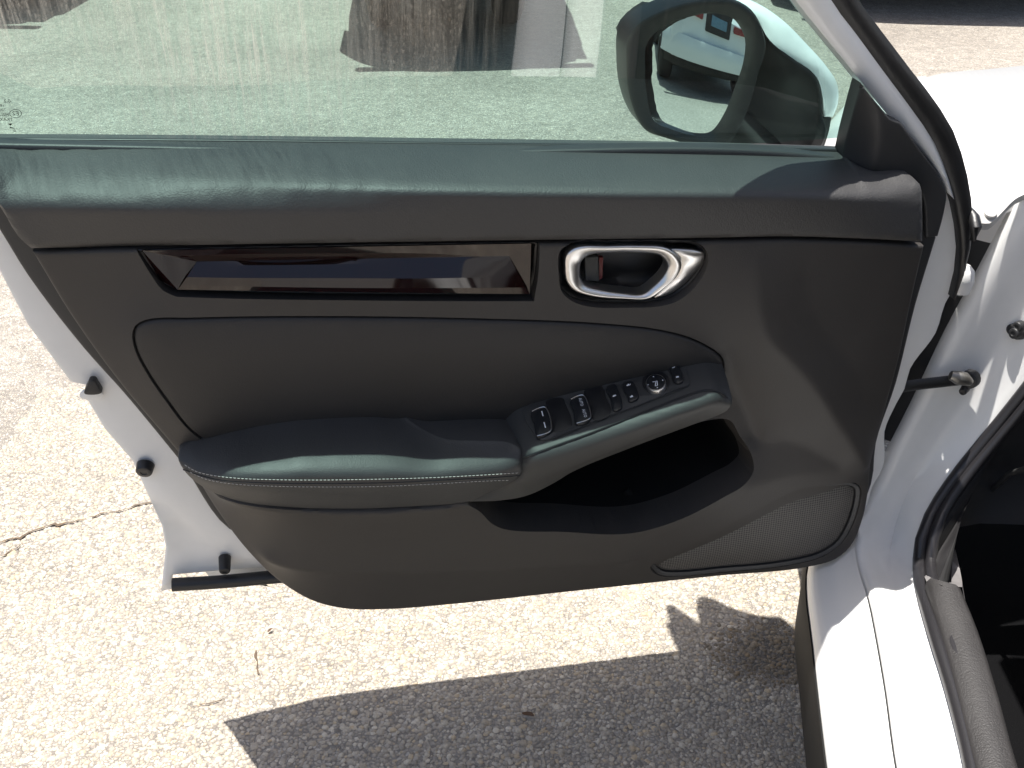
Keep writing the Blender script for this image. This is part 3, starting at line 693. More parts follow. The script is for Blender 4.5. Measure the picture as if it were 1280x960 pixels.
cur += [(curve([(268, 622, .060), (300, 631, .066), (360, 638, .0745), (440, 640, .0795), (520, 637, .0825), (583, 630, .085)], False, .008), False),       # ledge under the armrest
        (curve([(330, 700, .030), (350, 708, .034), (420, 715, .046), (560, 714, .050), (700, 708, .050), (790, 702, .045)], False, .010), False),  # lower crease
        (curve([(470, 675, .060), (600, 678, .062), (720, 680, .058), (800, 676, .052)], False, .01), False),
        (curve([(948, 330, .044), (950, 370, .046), (953, 400, .046), (962, 425, .045), (990, 452, .043), (1020, 485, .039), (1050, 530, .031), (1078, 575, .020), (1086, 586, .010)], False, .007), False),  # forward crease
        (curve([(900, 436, .030), (925, 500, .016), (945, 548, .012)], False, .008), False),
        (curve([(1005, 340, .034), (1020, 400, .030), (1060, 450, .020), (1085, 510, .010)], False, .01), False),
        (curve([(955, 545, .020), (1000, 555, .020), (1050, 580, .015)], False, .01), False),
        (curve([(800, 680, .050), (860, 655, .046), (930, 618, .036), (985, 596, .026), (1040, 594, .016)], False, .01), False)]
ledge_ = cur[2][0]
tp = sheet("trim_panel", main_out, M['trim'], door, curves=cur, lines=[catmull(ledge_[::3], False, .006) + np.array([0, k, 0]) for k in np.arange(-.012, .011, .0035)], sp=.006, skirt=.03, roll=.004, soft=.003,
      dips=[(insert_out, .012, .003), (spk_out, .008, .003), (hb_out, .055, .004), (strip_out, .040, .003), (pk, None, .018, -.11)])

def split(o, name, poly, m):
    me = o.data; vs = np.array([v.co[:] for v in me.vertices]); fs = [tuple(p.vertices) for p in me.polygons]
    cen = np.array([[vs[list(f), 0].mean() + UH, vs[list(f), 2].mean(), -vs[list(f), 1].mean()] for f in fs]); ins = inside(cen[:, :2], poly) & (cen[:, 2] < .075)
    for sel, nm, mt in ((ins, name, m), (~ins, None, None)):
        F = [f for f, k in zip(fs, sel) if k]; used = sorted({i for f in F for i in f}); mp = {k: i for i, k in enumerate(used)}
        F = [tuple(mp[i] for i in f) for f in F]
        if nm: obj(nm, vs[used], F, mt, door, True, 48)
        else:
            m2 = bpy.data.meshes.new(o.name); m2.from_pydata(vs[used].tolist(), [], F); m2.polygons.foreach_set("use_smooth", [True] * len(F)); m2.set_sharp_from_angle(angle=math.radians(48)); m2.materials.append(me.materials[0]); o.data = m2
M['pocket'] = simple("trim plastic with pocket shade", (.011, .011, .011), .8, var=(9, .12), spec=.12)  # same plastic as the trim, with the pocket's shade put into its colour
split(tp, "map_pocket", offset(pk, .0063), M['pocket'])
sheet("padded_insert", offset(insert_out, .0018), M['insert'], door, sp=.010, skirt=.012, roll=.0045, crown=(.006, .05), soft=.003)

# speaker
sp_rim = offset(spk_out, .0015)
rm = sheet("speaker_rim", lower(sp_rim, -.001), M['sail'], door, sp=.02, skirt=.006, roll=.002, holes=[lower(offset(sp_rim, .006), -.003)], soft=0)
gr = offset(spk_out, .0085)
sheet("speaker_grille", lower(gr, -.006), M['speaker'], door, sp=.010, skirt=.003, roll=.0015, crown=(.006, .05), soft=.0015)
spk = tube("grille_bead", L(lower(offset(spk_out, .010), -.0062)), .0013, M['trim'], door, 8, closed=True)

# decorative strip : a long dish with four glossy facets in a thin frame
fr = offset(strip_out, .0012)
sheet("strip_frame", lower(fr, -.001), M['black'], door, sp=.02, skirt=.012, roll=.0015, holes=[lower(offset(strip_out, .0042), -.003)], soft=0)
A, B_, Cc, Dd = D(178, 313.5, .036), D(664, 304.5, .038), D(662, 367.5, .0375), D(222, 362, .0355)
E1, E2 = D(246, 327, .0270), D(636, 320, .0315)
def facets():
    n = 40; vs = []; fs = []
    # top facet, main facet (slightly convex), ends
    for i in range(n + 1):
        t = i / n; a = A + (B_ - A) * t; e = E1 + (E2 - E1) * t; c = Dd + (Cc - Dd) * t
        e2 = e + (c - e) * .12 + np.array([0, 0, .0006 + .0008 * math.sin(7 * t)]); m = e + (c - e) * .5 + np.array([0, 0, .0028 + .0010 * math.sin(9 * t + 1)]); m2 = e + (c - e) * .8 + np.array([0, 0, .0025]); bb = np.array([0, 0, .005 * math.sin(math.pi * t)]); m = m + bb; m2 = m2 + bb * .8; e2 = e2 + bb * .5; c = c + bb * .15
        vs += [a, e, e, e2, m, m2, c]
    for i in range(n):
        k = 7 * i
        for r in (0, 2, 3, 4, 5): fs.append((k + r, k + r + 1, k + 7 + r + 1, k + 7 + r))
    i0 = len(vs); vs += [A, E1, Dd, B_, E2, Cc, (D(200, 350, .022))]; fs += [(i0, i0 + 2, i0 + 1), (i0 + 3, i0 + 4, i0 + 5), (i0, i0 + 6, i0 + 2)]
    return obj("decor_strip", L(np.array(vs)), fs, M['gloss'], door, True, 12)
facets()

# ---------------------------------------------------------------- armrest
arm_px = [(222, 572, .030), (228, 560, .022), (250, 547, .014), (300, 527, .010), (350, 515, .008), (400, 510, .007), (470, 507.5, .006), (488, 511, .008), (508, 524, .026), (535, 541, .046), (560, 550, .062), (600, 552, .068), (640, 555, .072), (652, 563, .080), (656, 575, .084), (654, 590, .088), (644, 601, .088), (620, 613, .086), (585, 628, .082),
    (520, 634, .078), (440, 637, .075), (360, 635, .070), (300, 628, .062), (270, 618, .055), (245, 604, .046), (229, 588, .038)]
arm_out = curve(arm_px, step=.005)
arm_cr = [(curve([(240, 571, .060), (270, 570, .080), (320, 566, .092), (400, 562, .097), (500, 562, .099), (600, 563, .100), (643, 571, .097)], False, .006), False),
          (curve([(232, 582, .060), (262, 588, .086), (320, 592, .100), (400, 593, .106), (500, 593, .108), (600, 590, .106), (647, 585, .100)], False, .006), False),
          (curve([(262, 555, .040), (310, 543, .048), (380, 538, .050), (460, 538, .052), (520, 546, .062)], False, .006), False),
          (curve([(242, 596, .062), (280, 606, .084), (340, 612, .096), (440, 614, .100), (540, 611, .100), (620, 603, .098)], False, .006), False)]
arm = sheet("armrest", arm_out, M['arm'], door, curves=arm_cr, lines=para(catmull(arm_cr[1][0][6:-4:3], False, .005), np.arange(-.026, .024, .0036)), sp=.005, skirt=.05, roll=.003, soft=.0065)
# two rows of stitching and the groove between them: laid on the armrest surface
def on_arm(px, py, lift=.0004): return on_part('armrest', px, py, lift)
def stitches():
    vs = []; fs = []
    for row in ([(231, 581), (245, 589), (265, 594), (300, 598), (340, 599.5), (400, 600), (470, 599), (540, 597), (600, 594), (648, 591)], [(238, 590), (255, 598), (285, 604), (340, 607.5), (400, 608.5), (470, 608), (540, 605), (600, 601.5), (640, 600)]):
        P = catmull(np.array([(*q, 0) for q in row], float), False, 1.0)
        s = np.r_[0, np.cumsum(np.linalg.norm(np.diff(P, axis=0), axis=1))]; t = 0
        while t < s[-1] - 3.4:
            a = [np.interp(t, s, P[:, k]) for k in (0, 1)]; b = [np.interp(t + 3.4, s, P[:, k]) for k in (0, 1)]; t += 4.9
            p, q = on_arm(*a), on_arm(*b); d = q - p; d /= max(np.linalg.norm(d), 1e-6); side = np.cross(d, [0, -1, 0]); side /= np.linalg.norm(side); up = np.cross(side, d); up = up if up[1] < 0 else -up
            i0 = len(vs); h = .00042; ms = (p + q) / 2 + up * .0003
            for c, k in ((p, .5), (ms, 1), (q, .5)):
                for an in range(5): vs.append(c + h * k * (side * math.cos(an * 1.2566) + up * math.sin(an * 1.2566)))
            for r in range(2):
                for j in range(5): fs.append((i0 + r * 5 + j, i0 + r * 5 + (j + 1) % 5, i0 + (r + 1) * 5 + (j + 1) % 5, i0 + (r + 1) * 5 + j))
    obj("stitching", vs, fs, M['thread'], arm)
stitches()
sm = catmull(np.array([(*q, 0) for q in [(229, 587), (248, 594), (272, 600), (320, 603.5), (400, 604.4), (480, 603.6), (560, 600), (610, 597.3), (650, 594.5)]], float), False, 4)
tube("seam", np.array([on_arm(q[0], q[1], .0000) for q in sm]), .0008, M['black'], arm, 6)

# ---------------------------------------------------------------- switch pod
pod_px = [(622, 552, .030), (628, 520, .012), (640, 503, .008), (690, 482, .008), (740, 467, .008), (800, 451, .008), (845, 441, .010), (878, 437, .012), (897, 446, .022), (908, 470, .048), (914, 492, .072), (916, 503, .080), (910, 513, .078), (895, 521, .074), (865, 532, .070), (790, 560, .068), (715, 591, .070), (690, 606, .070), (660, 620, .072), (630, 626, .076), (583, 628, .080), (600, 590, .07)]
pod_out = curve(pod_px, step=.005, corners=(20,))
PODA, PODB, PODC = (640, 503, .012), (860, 441, .012), (742, 541, .094)
PP = Plane(PODA, PODB, PODC)
def pw(px, py):  # depth w of the pod's flat top seen at (px,py)
    return float(-PP.at(px, py)[1])
def pc(lst, dw=0): return curve([(x, y, pw(x, y) + dw) for x, y in lst], False, .005)
seam_px = [(655, 572), (690, 559), (740, 541), (800, 517), (857, 495), (872, 490)]
pod_cr = [(pc([(650, 512), (740, 479), (820, 457), (870, 446)]), False), (pc([(640, 540), (740, 508), (820, 483), (885, 460)]), False), (pc([(650, 566), (690, 552), (740, 534), (800, 511), (857, 489), (880, 480), (900, 484)]), False),
    (curve([(x, y + 3, pw(x, y) + .0005) for x, y in seam_px] + [(890, 491, .088), (908, 499, .084)], False, .005), False),
    (curve([(650, 589, .100), (690, 577, .100), (740, 558, .099), (800, 533, .098), (860, 511, .094), (895, 505, .088)], False, .005), False),
    (curve([(640, 606, .094), (690, 592, .092), (740, 573, .090), (800, 549, .088), (860, 524, .084)], False, .005), False)]
pod = sheet("switch_console", pod_out, M['pod'], door, curves=pod_cr, sp=.005, skirt=.07, roll=.002, soft=.0055)
# shut line
sl_px = seam_px + [(886, 487.5), (898, 490), (908, 497), (914, 505)]
def on_pod(px, py, lift=0): return on_part('switch_console', px, py, lift)
slp = catmull(np.array([(*q, 0) for q in sl_px], float), False, 6)
tube("shut_line", np.array([on_pod(q[0], q[1], .0004) for q in slp]), .0013, M['black'], pod, 6)
tl = [(690, 548), (740, 528.5), (800, 506), (850, 486.5), (862, 480)]
tube("bezel_edge", np.array([PP.at(x, y, .0006) for x, y in tl]), .00045, M['black'], pod, 5)
# bezel area : slightly raised flat plate
bz = PP.prism("switch_bezel", [(655, 512), (665, 503), (745, 474), (840, 452), (852, 453), (860, 468), (861, 481), (850, 485), (800, 505), (740, 527), (690, 547), (676, 549), (668, 542)], -.004, .0008, M['pod'], door, bev=.0008, step=.004)
def zp(x, y): return (640 + x * .125, 440 + y * .125)
def zq(x, y): return (780 + x * .125, 440 + y * .125)
def sw(outline, wells, marks, chromed=True):
    pass
# window switches: dark well and a rocker with chromed rim
for well, rock, rim_ in (
    ([(340, 490), (500, 455), (535, 520), (600, 700), (590, 745), (420, 800), (395, 640)], [(195, 590), (330, 545), (370, 600), (395, 690), (400, 770), (370, 800), (250, 840), (225, 740)], [(200, 592), (325, 550), (350, 575), (378, 650), (392, 730), (390, 780), (370, 800), (252, 838)]),
    ([(725, 380), (870, 325), (900, 340), (940, 450), (990, 600), (960, 640), (820, 680), (780, 540)], [(585, 470), (710, 425), (745, 460), (780, 560), (790, 640), (770, 675), (645, 715), (615, 600)], [(590, 470), (705, 430), (730, 450), (762, 530), (785, 610), (785, 655), (765, 672), (645, 712)])):
    PP.prism("switch_well", [zp(*q) for q in well], -.001, .0013, M['black'], bz, bev=.0004, step=.003)
    w_ = PP.prism("window_switch", [zp(*q) for q in rock], -.001, .0052, M['button'], door, bev=.0014, step=.0025, dome=.0006)
    tube("switch_rim", np.array([PP.at(*zp(*q), .0050) for q in catmull(np.array([(*q, 0) for q in rim_], float), False, 12)[:, :2]]), .00062, M['chrome'], w_, 6)
PX = PP.at(760, 500) - PP.at(700, 524); PY = np.cross(PP.n, PX)
PY = PY if PY[2] > 0 else -PY
def mark(s, x, y, size, rot=0, q=zp, h=.0060, par=None):
    a = PX / np.linalg.norm(PX); b = PY / np.linalg.norm(PY); c, s_ = math.cos(rot), math.sin(rot)
    text("switch_mark", s, PP.at(*q(x, y), h), a * c + b * s_, -a * s_ + b * c, size, M['print'], par or bz)
def dash(x0, y0, x1, y1, wd, q=zp, h=.0060):
    a, b = PP.at(*q(x0, y0), h), PP.at(*q(x1, y1), h); t = b - a; s_ = np.cross(PP.n, t); s_ = s_ / np.linalg.norm(s_) * wd
    obj("switch_mark", [a - s_, b - s_, b + s_, a + s_], [(0, 1, 2, 3)], M['print'], bz, False)
dash(298, 590, 310, 640, .0006); dash(320, 702, 335, 758, .0006)
mark("AUTO", 690, 500, .0048, math.radians(-102)); mark("AUTO", 724, 612, .0048, math.radians(-102))
# lock-out, lock switches
b1_ = PP.prism("lockout_switch", [zp(*q) for q in ((950, 340), (1030, 315), (1060, 370), (1100, 500), (1090, 560), (1020, 582), (985, 470))], -.001, .0040, M['button'], door, bev=.0012, step=.0025, dome=.0003)
mark("◧", 1025, 436, .0042, 0, h=.0048)
dash(1008, 445, 1040, 430, .0009, h=.0047)
b2_ = PP.prism("lock_switch", [zp(*q) for q in ((1110, 310), (1190, 285), (1225, 320), (1265, 420), (1250, 465), (1175, 490), (1150, 440))], -.001, .0040, M['button'], door, bev=.0012, step=.0025, dome=.0003)
for (x, y) in ((1160, 332), (1195, 446)):
    dash(x - 14, y + 5, x + 14, y - 5, .0010, h=.0047); dash(x - 4, y - 8, x + 10, y - 12, .0005, h=.0048)
dash(1176, 330, 1186, 318, .0004, h=.0047)
# mirror knob
def circ(cx, cy, rx, ry, n=16): return [(cx + rx * math.cos(a), cy + ry * math.sin(a)) for a in np.linspace(0, 2 * math.pi, n + 1)[:-1]]
PP.prism("knob_well", [zq(*q) for q in circ(318, 300, 138, 118)], 0, .0016, M['black'], bz, bev=.0006, step=.003)
kr = PP.prism("mirror_knob", [zq(*q) for q in circ(318, 305, 102, 88)], 0, .0066, M['chrome'], door, bev=.0012, step=.002)
PP.prism("knob_face", [zq(*q) for q in circ(317, 300, 93, 77)], .003, .0070, M['button'], kr, bev=.0006, step=.002)
for (x, y) in ((295, 247), (387, 282), (333, 357), (241, 327)): dash(x - 6, y + 2, x + 6, y - 2, .0006, zq, .0074)
for a_, b_ in (((285, 300), (330, 290)), ((330, 290), (335, 335)), ((335, 335), (312, 340)), ((312, 340), (318, 300))): dash(*a_, *b_, .00045, zq, .0074)
b3_ = PP.prism("mirror_fold_switch", [zq(*q) for q in ((450, 145), (480, 118), (530, 120), (560, 160), (590, 240), (585, 290), (540, 308), (500, 290), (475, 220))], -.001, .0040, M['button'], door, bev=.0014, step=.002, dome=.0004)
dash(482, 160, 510, 148, .0005, zq, .0047); dash(520, 252, 548, 246, .0011, zq, .0047)
# little tray between armrest and console
sheet("pull_cup", curve([(540, 545, .03), (590, 537, .02), (626, 533, .02), (630, 556, .03), (580, 560, .04)], step=.006), M['pod'], door, sp=.01, skirt=.01, roll=.002, soft=.0015)
# hook in the pocket
tube("pocket_rib", L(np.array([D(782, 612, -.015), D(792, 624, -.010), D(800, 637, -.008)])), .005, M['pocket'], door, 8)

# ---------------------------------------------------------------- door handle
bowl = lower(offset(hb_out, .001), -.012)
hole_px = [(724, 338, .030), (727, 324, .030), (742, 316, .031), (800, 315, .031), (825, 319, .030), (834, 328, .029), (829, 342, .028), (805, 365, .026), (765, 363, .026), (732, 354, .027)]
hin = curve(hole_px, step=.004)
sheet("handle_bezel", lower(offset(hb_out, .0008), -.002), M['black'], door, sp=.012, skirt=.01, roll=.002, holes=[lower(offset(hb_out, .006), -.008)], soft=0)
cup = lower(offset(hb_out, .004), -.014)
sheet("handle_cup", cup, M['black'], door, curves=[(lower(offset(hb_out, .012), -.036), True)], sp=.008, skirt=.004, soft=.0015)
# chrome pull : ring whose forward end swells into the grip
ro_px = [(706, 338, .036), (708, 318, .038), (718, 309.5, .039), (760, 307, .040), (800, 306.5, .040), (832, 309, .040), (846, 318, .038), (852, 330, .036), (846, 345, .034), (832, 358, .033), (812, 372, .031), (780, 373, .031), (735, 369, .031), (716, 362, .032), (708, 352, .034)]
ri_px = [(725, 338, .030), (727, 326, .031), (735, 319, .032), (765, 315.5, .033), (800, 315.5, .033), (822, 318, .033), (831, 325, .032), (834, 333, .031), (828, 345, .030), (818, 355, .029), (804, 365.5, .028), (780, 365, .028), (745, 360, .028), (731, 355, .028), (726, 347, .029)]
def ringmesh(name, outer, inner, m, parent, bulge=.0045):
    A = catmull([D(*q) for q in outer], True, .004); Bq = catmull([D(*q) for q in inner], True, .004); n = 90
    def rs(P):
        Pc = np.vstack([P, P[:1]]); s = np.r_[0, np.cumsum(np.linalg.norm(np.diff(Pc, axis=0), axis=1))]; t = np.linspace(0, s[-1], n + 1)[:-1]; return np.column_stack([np.interp(t, s, Pc[:, k]) for k in range(3)])
    A = rs(A); Bq = rs(Bq)
    rows = [A + [0, 0, -.012]] + [A + (Bq - A) * (.5 - .5 * math.cos(t * math.pi)) + np.array([0, 0, bulge * math.sin(t * math.pi)]) for t in np.linspace(0, 1, 9)] + [Bq + [0, 0, -.016]]
    vs = np.vstack([L(r) for r in rows]); fs = []
    for i in range(len(rows) - 1):
        for j in range(n): fs.append((i * n + j, i * n + (j + 1) % n, (i + 1) * n + (j + 1) % n, (i + 1) * n + j))
    return obj(name, vs, fs, m, parent, True, 60)
hd = ringmesh("door_handle", ro_px, ri_px, M['chrome'], door)
grip = curve([(838, 312, .036), (850, 311, .036), (870, 313, .037), (881, 317, .035), (880, 325, .033), (870, 340, .029), (854, 357, .027), (838, 368, .027), (818, 373, .028), (834, 357, .030), (848, 340, .031), (850, 326, .034)], step=.004)
sheet("handle_grip", grip, M['chrome'], hd, curves=[(curve([(850, 318, .0400), (862, 319, .0395), (874, 320, .0370)], False, .004), False), (curve([(846, 352, .0330), (858, 340, .0340)], False, .004), False)], sp=.004, skirt=.01, roll=.002, soft=.003)
pb = Plane((735, 320, .012), (756, 320, .012), (745, 352, .010))
lv = pb.prism("lock_lever", [(731, 322), (748, 321), (749, 352), (732, 351)], -.002, .006, M['pod'], door, bev=.001, step=.002, corners=(0, 1, 2, 3))
pb.prism("lock_marker", [(749, 322), (754, 322), (753, 348), (749, 350)], -.002, .0035, M['red'], lv, bev=.0003, step=.002, corners=(0, 1, 2, 3))

# ================================================================== DOOR MIRROR
mr = bpy.data.objects.new("side_mirror", None); C.objects.link(mr); mr.parent = door
MTGT = np.array([-4.1, 2.0, .27]); _c = D(870, 92, -.200); MC = O + EU * _c[0] + EW * _c[2] + np.array([0, 0, _c[1]])
_d = (MC - CAM) / np.linalg.norm(MC - CAM); _t = (MTGT - MC) / np.linalg.norm(MTGT - MC); MN = _t - _d; MN /= np.linalg.norm(MN)
def mw(px, py, h=0.0):
    """depth w at which the line of sight meets the plane of the mirror"""
    r = ray(px, py); p = CAM + r * (((MC - CAM) @ MN + h) / (r @ MN)); return float((p - O) @ EW)
def mcurve(px, h=0, step=.006): return curve([(x, y, mw(x, y, h)) for x, y in px], step=step)
M['housing'] = simple('black mirror housing', (.005, .005, .005), .5, spec=.25)
body_px = [(923, 3, -0.232), (942, 14, -0.217), (965, 52, -0.197), (993, 74, -0.192), (1021, 95, -0.192), (1029, 118, -0.192), (1031, 147, -0.192), (1036, 165, -0.182), (1020, 197, -0.172), (925, 205, -.21), (862, 188, -.275), (838, 95, -.30), (866, 22, -.30)]
sheet("mirror_housing", curve(body_px, step=.008), M['housing'], mr, sp=.010, skirt=.004, roll=.008, soft=.003, back=(.14, .03),
      curves=[(curve([(985, 95, -.19), (1000, 130, -.20), (995, 180, -.20)], False, .01), False)])
cap_px = [(880, 4, -0.292), (897, -2, -0.272), (925, -3, -0.247), (950, 6, -0.232), (981, 27, -0.217), (1009, 55, -0.212), (1034, 83, -0.207), (1048, 106, -0.207), (1048, 132, -0.207), (1042, 147, -0.202), (1031, 147, -0.197), (1028, 118, -0.197), (1021, 97, -0.197), (993, 78, -0.197), (961, 59, -0.202), (950, 30, -0.217), (930, 8, -0.232), (905, 6, -0.262)]
sheet("mirror_cap", curve(cap_px, step=.006, corners=(9, 10)), M['white'], mr, sp=.008, skirt=.006, roll=.004, soft=.002, back=(.13, .045), crown=(.004, .02))
low_px = [(1029, 148, -.205), (1040, 148, -.205), (1036, 168, -.20), (1024, 194, -.195), (1012, 196, -.195)]
sheet("mirror_base", curve(low_px, step=.005, corners=(0, 1)), M['pod'], mr, sp=.008, skirt=.02, roll=.002, soft=.0015)
tube("mirror_foot", L(np.array([(.33, .865, -.245), (.36, .835, -.21), (.385, .80, -.17)])), [.028, .026, .03], M['housing'], mr, 14)
bez_px = [(784, 84), (785, 53), (796, 34), (830, 14), (867, 3), (897, 0), (923, 3), (942, 17), (955, 39), (959, 62), (950, 93), (939, 132), (922, 169), (908, 185), (866, 182), (833, 174), (807, 163), (794, 141), (786, 112)]
gl_px = [(806, 84), (808, 56), (824, 37), (852, 22), (886, 16), (909, 20), (926, 31), (937, 53), (934, 82), (923, 112), (909, 146), (893, 168), (875, 170), (838, 161), (816, 149), (809, 121)]
bo = mcurve(bez_px, 0); go = mcurve(gl_px, -.004)
M['bezel'] = simple("dark satin housing", (.006, .006, .007), .3, spec=.35)
sheet("mirror_bezel", bo, M['bezel'], mr, sp=.008, holes=[go], skirt=.05, roll=.006, soft=.001)
sheet("mirror_shell", lower(offset(bo, .004), -.045), M['housing'], mr, sp=.012, skirt=.004, soft=0, back=(.085, .02))
# convex glass turned to look along the outside of the door
def mirror_glass():
    g0 = mcurve(gl_px, -.007); g0 = offset(g0, -.002); V, F = mesh2d(g0, [], .006)
    pl = np.array([D(x, y, mw(x, y, -.007)) for x, y in ((830, 60), (920, 60), (870, 150))]); A_ = np.column_stack([pl[:, :2], np.ones(3)]); co_ = np.linalg.solve(A_, pl[:, 2])
    c = V.mean(0); x = V - c; dw = x @ co_[:2]; rr = (x ** 2).sum(1) + dw ** 2; nz = 1 / math.sqrt(1 + co_[0] ** 2 + co_[1] ** 2)
    w = np.column_stack([V, np.ones(len(V))]) @ co_ - rr / (2 * 1.25) / nz
    return obj("mirror_glass", L(np.column_stack([V, w])), F, M['mirror'], mr)
mirror_glass()

# ================================================================== CAR BODY
# frame of the car: x inboard, y forward, z up
seal = catmull([CZ(1222, 1010, .385), CZ(1215, 960, .385), CZ(1190, 860, .385), CZ(1168, 790, .385), CX(1153, 735, .125), CX(1149, 700, .137), CY(1152, 675, 1.27), CY(1163, 645, 1.30), CY(1188, 605, 1.325), CY(1215, 570, 1.34), CY(1248, 530, 1.35), CY(1280, 490, 1.355), CY(1330, 425, 1.36), CY(1400, 330, 1.35)], False, .03)
s0 = seal[0]; seal = np.vstack([[s0[0] + .0, -.10, s0[2]], [s0[0], .3, s0[2]], seal])
n_ = len(seal)
M['seal'] = simple("door opening rubber", (.020, .019, .021), .35)
tube("door_seal", seal, .0085, M['seal'], car, 12)
seal_in = seal + np.column_stack([np.full(n_, .013), np.linspace(0, -.008, n_), np.full(n_, .006)])
tube("seal_lip", seal_in, .0075, M['seal'], car, 12)
def rsn(P, n=70):
    P = np.asarray(P, float); s = np.r_[0, np.cumsum(np.linalg.norm(np.diff(P, axis=0), axis=1))]; t = np.linspace(0, s[-1], n); return np.column_stack([np.interp(t, s, P[:, k]) for k in range(3)])
def up(P, d): return np.asarray(P) + np.array(d)
# rows from the outboard lower edge of the rocker to the seal
r_out = catmull([(-.012, -.10, .20), (-.010, .5, .20), (-.008, .94, .20), CZ(1006, 728, .22), (.02, 1.33, .24), (.03, 1.45, .30), (.02, 1.52, .45)], False, .03)
r_edge = catmull([(-.012, -.10, .30), (-.010, .5, .30), CZ(1037, 960, .30), CZ(1018, 800, .30), CZ(1010, 716, .30), (.012, 1.33, .31), (.022, 1.44, .36), (.018, 1.50, .50)], False, .03)
r_sh = catmull([(.012, -.10, .318), (.012, .5, .318), CZ(1056, 960, .318), CZ(1036, 800, .318), CZ(1022, 706, .318), (.028, 1.335, .33), (.036, 1.42, .38), (.032, 1.47, .52)], False, .03)
r_gr = catmull([(.026, -.10, .322), (.026, .5, .322), CZ(1072, 960, .322), CZ(1052, 800, .322), CZ(1040, 706, .322), (.045, 1.335, .335), (.050, 1.41, .39), (.045, 1.45, .54)], False, .03)
r_seam = catmull([(.052, -.10, .352), (.052, .5, .352), CZ(1120, 960, .352), CZ(1106, 860, .352), CZ(1088, 760, .352), CZ(1070, 672, .352), CY(1084, 625, 1.345), CY(1112, 565, 1.36), CY(1150, 490, 1.375), CY(1185, 415, 1.385), CY(1225, 340, 1.395), CY(1262, 270, 1.405), CY(1300, 200, 1.41)], False, .03)
r_mid = catmull([(.085, -.10, .366), (.085, .5, .366), CZ(1165, 960, .366), CZ(1140, 860, .366), CZ(1118, 760, .366), CY(1112, 690, 1.315), CY(1124, 640, 1.345), CY(1150, 585, 1.36), CY(1180, 530, 1.37), CY(1220, 465, 1.38), CY(1255, 400, 1.39), CY(1300, 320, 1.395), CY(1340, 260, 1.40)], False, .03)
r_seal = up(seal, (-.004, 0, -.006))
loft("rocker_outer", [rsn(r_edge[r_edge[:, 2] < .40]) + [-.001, 0, -.010], rsn(r_edge[r_edge[:, 2] < .40]), rsn(r_sh[r_sh[:, 2] < .42]), rsn(r_gr[r_gr[:, 2] < .43]), rsn(r_seam[r_seam[:, 2] < .46] + np.array([-.0012, 0, 0]))], M['white'], car, count=70, sharp=60)
def spread(P, Q, ts, bul):
    P, Q = rsn(P), rsn(Q); return [P + (Q - P) * t + b for t, b in zip(ts, bul)]
A_, B2 = rsn(r_seam), rsn(r_mid); C_ = rsn(r_seal)
rows = [A_ + [-.004, .012, -.014], A_ + [.0012, 0, 0]] + [A_ + (B2 - A_) * t + np.array([-.006, -.006, .008]) * math.sin(t * math.pi) for t in (.25, .5, .75)] + [B2] + [B2 + (C_ - B2) * t + np.array([0, .002, -.004]) * math.sin(t * math.pi) for t in (.25, .5, .75)] + [C_, C_ + [.02, 0, -.01]]
loft("sill", rows, M['whitein'], car, count=70, sharp=70)
# dark lower rocker moulding
rk = rsn(r_edge); M['sillblack'] = simple('black sill moulding', (.007, .007, .007), .6, spec=.2)
loft("rocker_moulding", [rk + [.05, 0, -.14], rk + [.0, 0, -.125], rk + [-.006, 0, -.10], rk + [-.007, 0, -.02], rk + [-.003, 0, -.008], rk + [.004, 0, -.008]], M['sillblack'], car, count=70)
tube("seam_gap", rsn(r_seam)[:46] + [0, 0, -.0005], .0011, M['black'], car, 6)
# inner sill trim, kick panel, carpet
t0 = CZ(1157, 722, .40); t1 = CZ(1200, 733, .405)
st = [np.array([(.135, -.1, .40), (.135, .3, .40), CZ(1262, 1010, .40) * [1, 1, 1], CZ(1232, 960, .40), CZ(1205, 870, .40), CZ(1180, 790, .40), CZ(1163, 724, .40)])]
a = rsn(catmull([(.128, -.1, .392), (.128, .3, .392), CZ(1218, 960, .392), CZ(1196, 870, .392), CZ(1172, 780, .392), CZ(1158, 727, .392)], False, .02), 50)
b = rsn(catmull([(.185, -.1, .398), (.185, .3, .398), CZ(1272, 960, .398), CZ(1247, 870, .398), CZ(1222, 790, .398), CZ(1200, 736, .398)], False, .02), 50)
loft("sill_trim", [a + [0, 0, -.01], a, a + [.004, 0, .006], b + [-.006, 0, .006], b + [0, 0, .001], b + [.012, 0, -.10]], M['scuff'], car, count=50, sharp=60)
e_ = rsn(catmull([a[-1], CX(1153, 700, .145), CY(1156, 672, 1.27), CY(1165, 655, 1.30)], False, .01), 30); f_ = rsn(catmull([b[-1] + [-.02, 0, 0], CX(1177, 705, .175), CY(1176, 680, 1.30), CY(1182, 662, 1.33)], False, .01), 30)
loft("kick_trim", [e_, e_ + [.004, -.004, .004], f_ + [-.002, 0, .004], f_, f_ + [.01, .02, -.02]], M['corr'], car, count=30)
e2 = rsn(catmull([b[-1] + [-.014, 0, 0], CX(1180, 700, .178), CY(1178, 672, 1.29)], False, .01), 20); f2 = rsn(catmull([b[-1], CX(1197, 712, .195), CY(1192, 690, 1.28)], False, .01), 20)
loft("kick_trim_cover", [e2 + [.002, 0, .003], f2 + [.002, 0, .003], f2 + [.02, .01, -.05]], M['corr'], car, count=20)
boxm("floor_carpet", (.20, -.9, .08), (1.5, 1.75, .15), M['carpet'], car, .01)
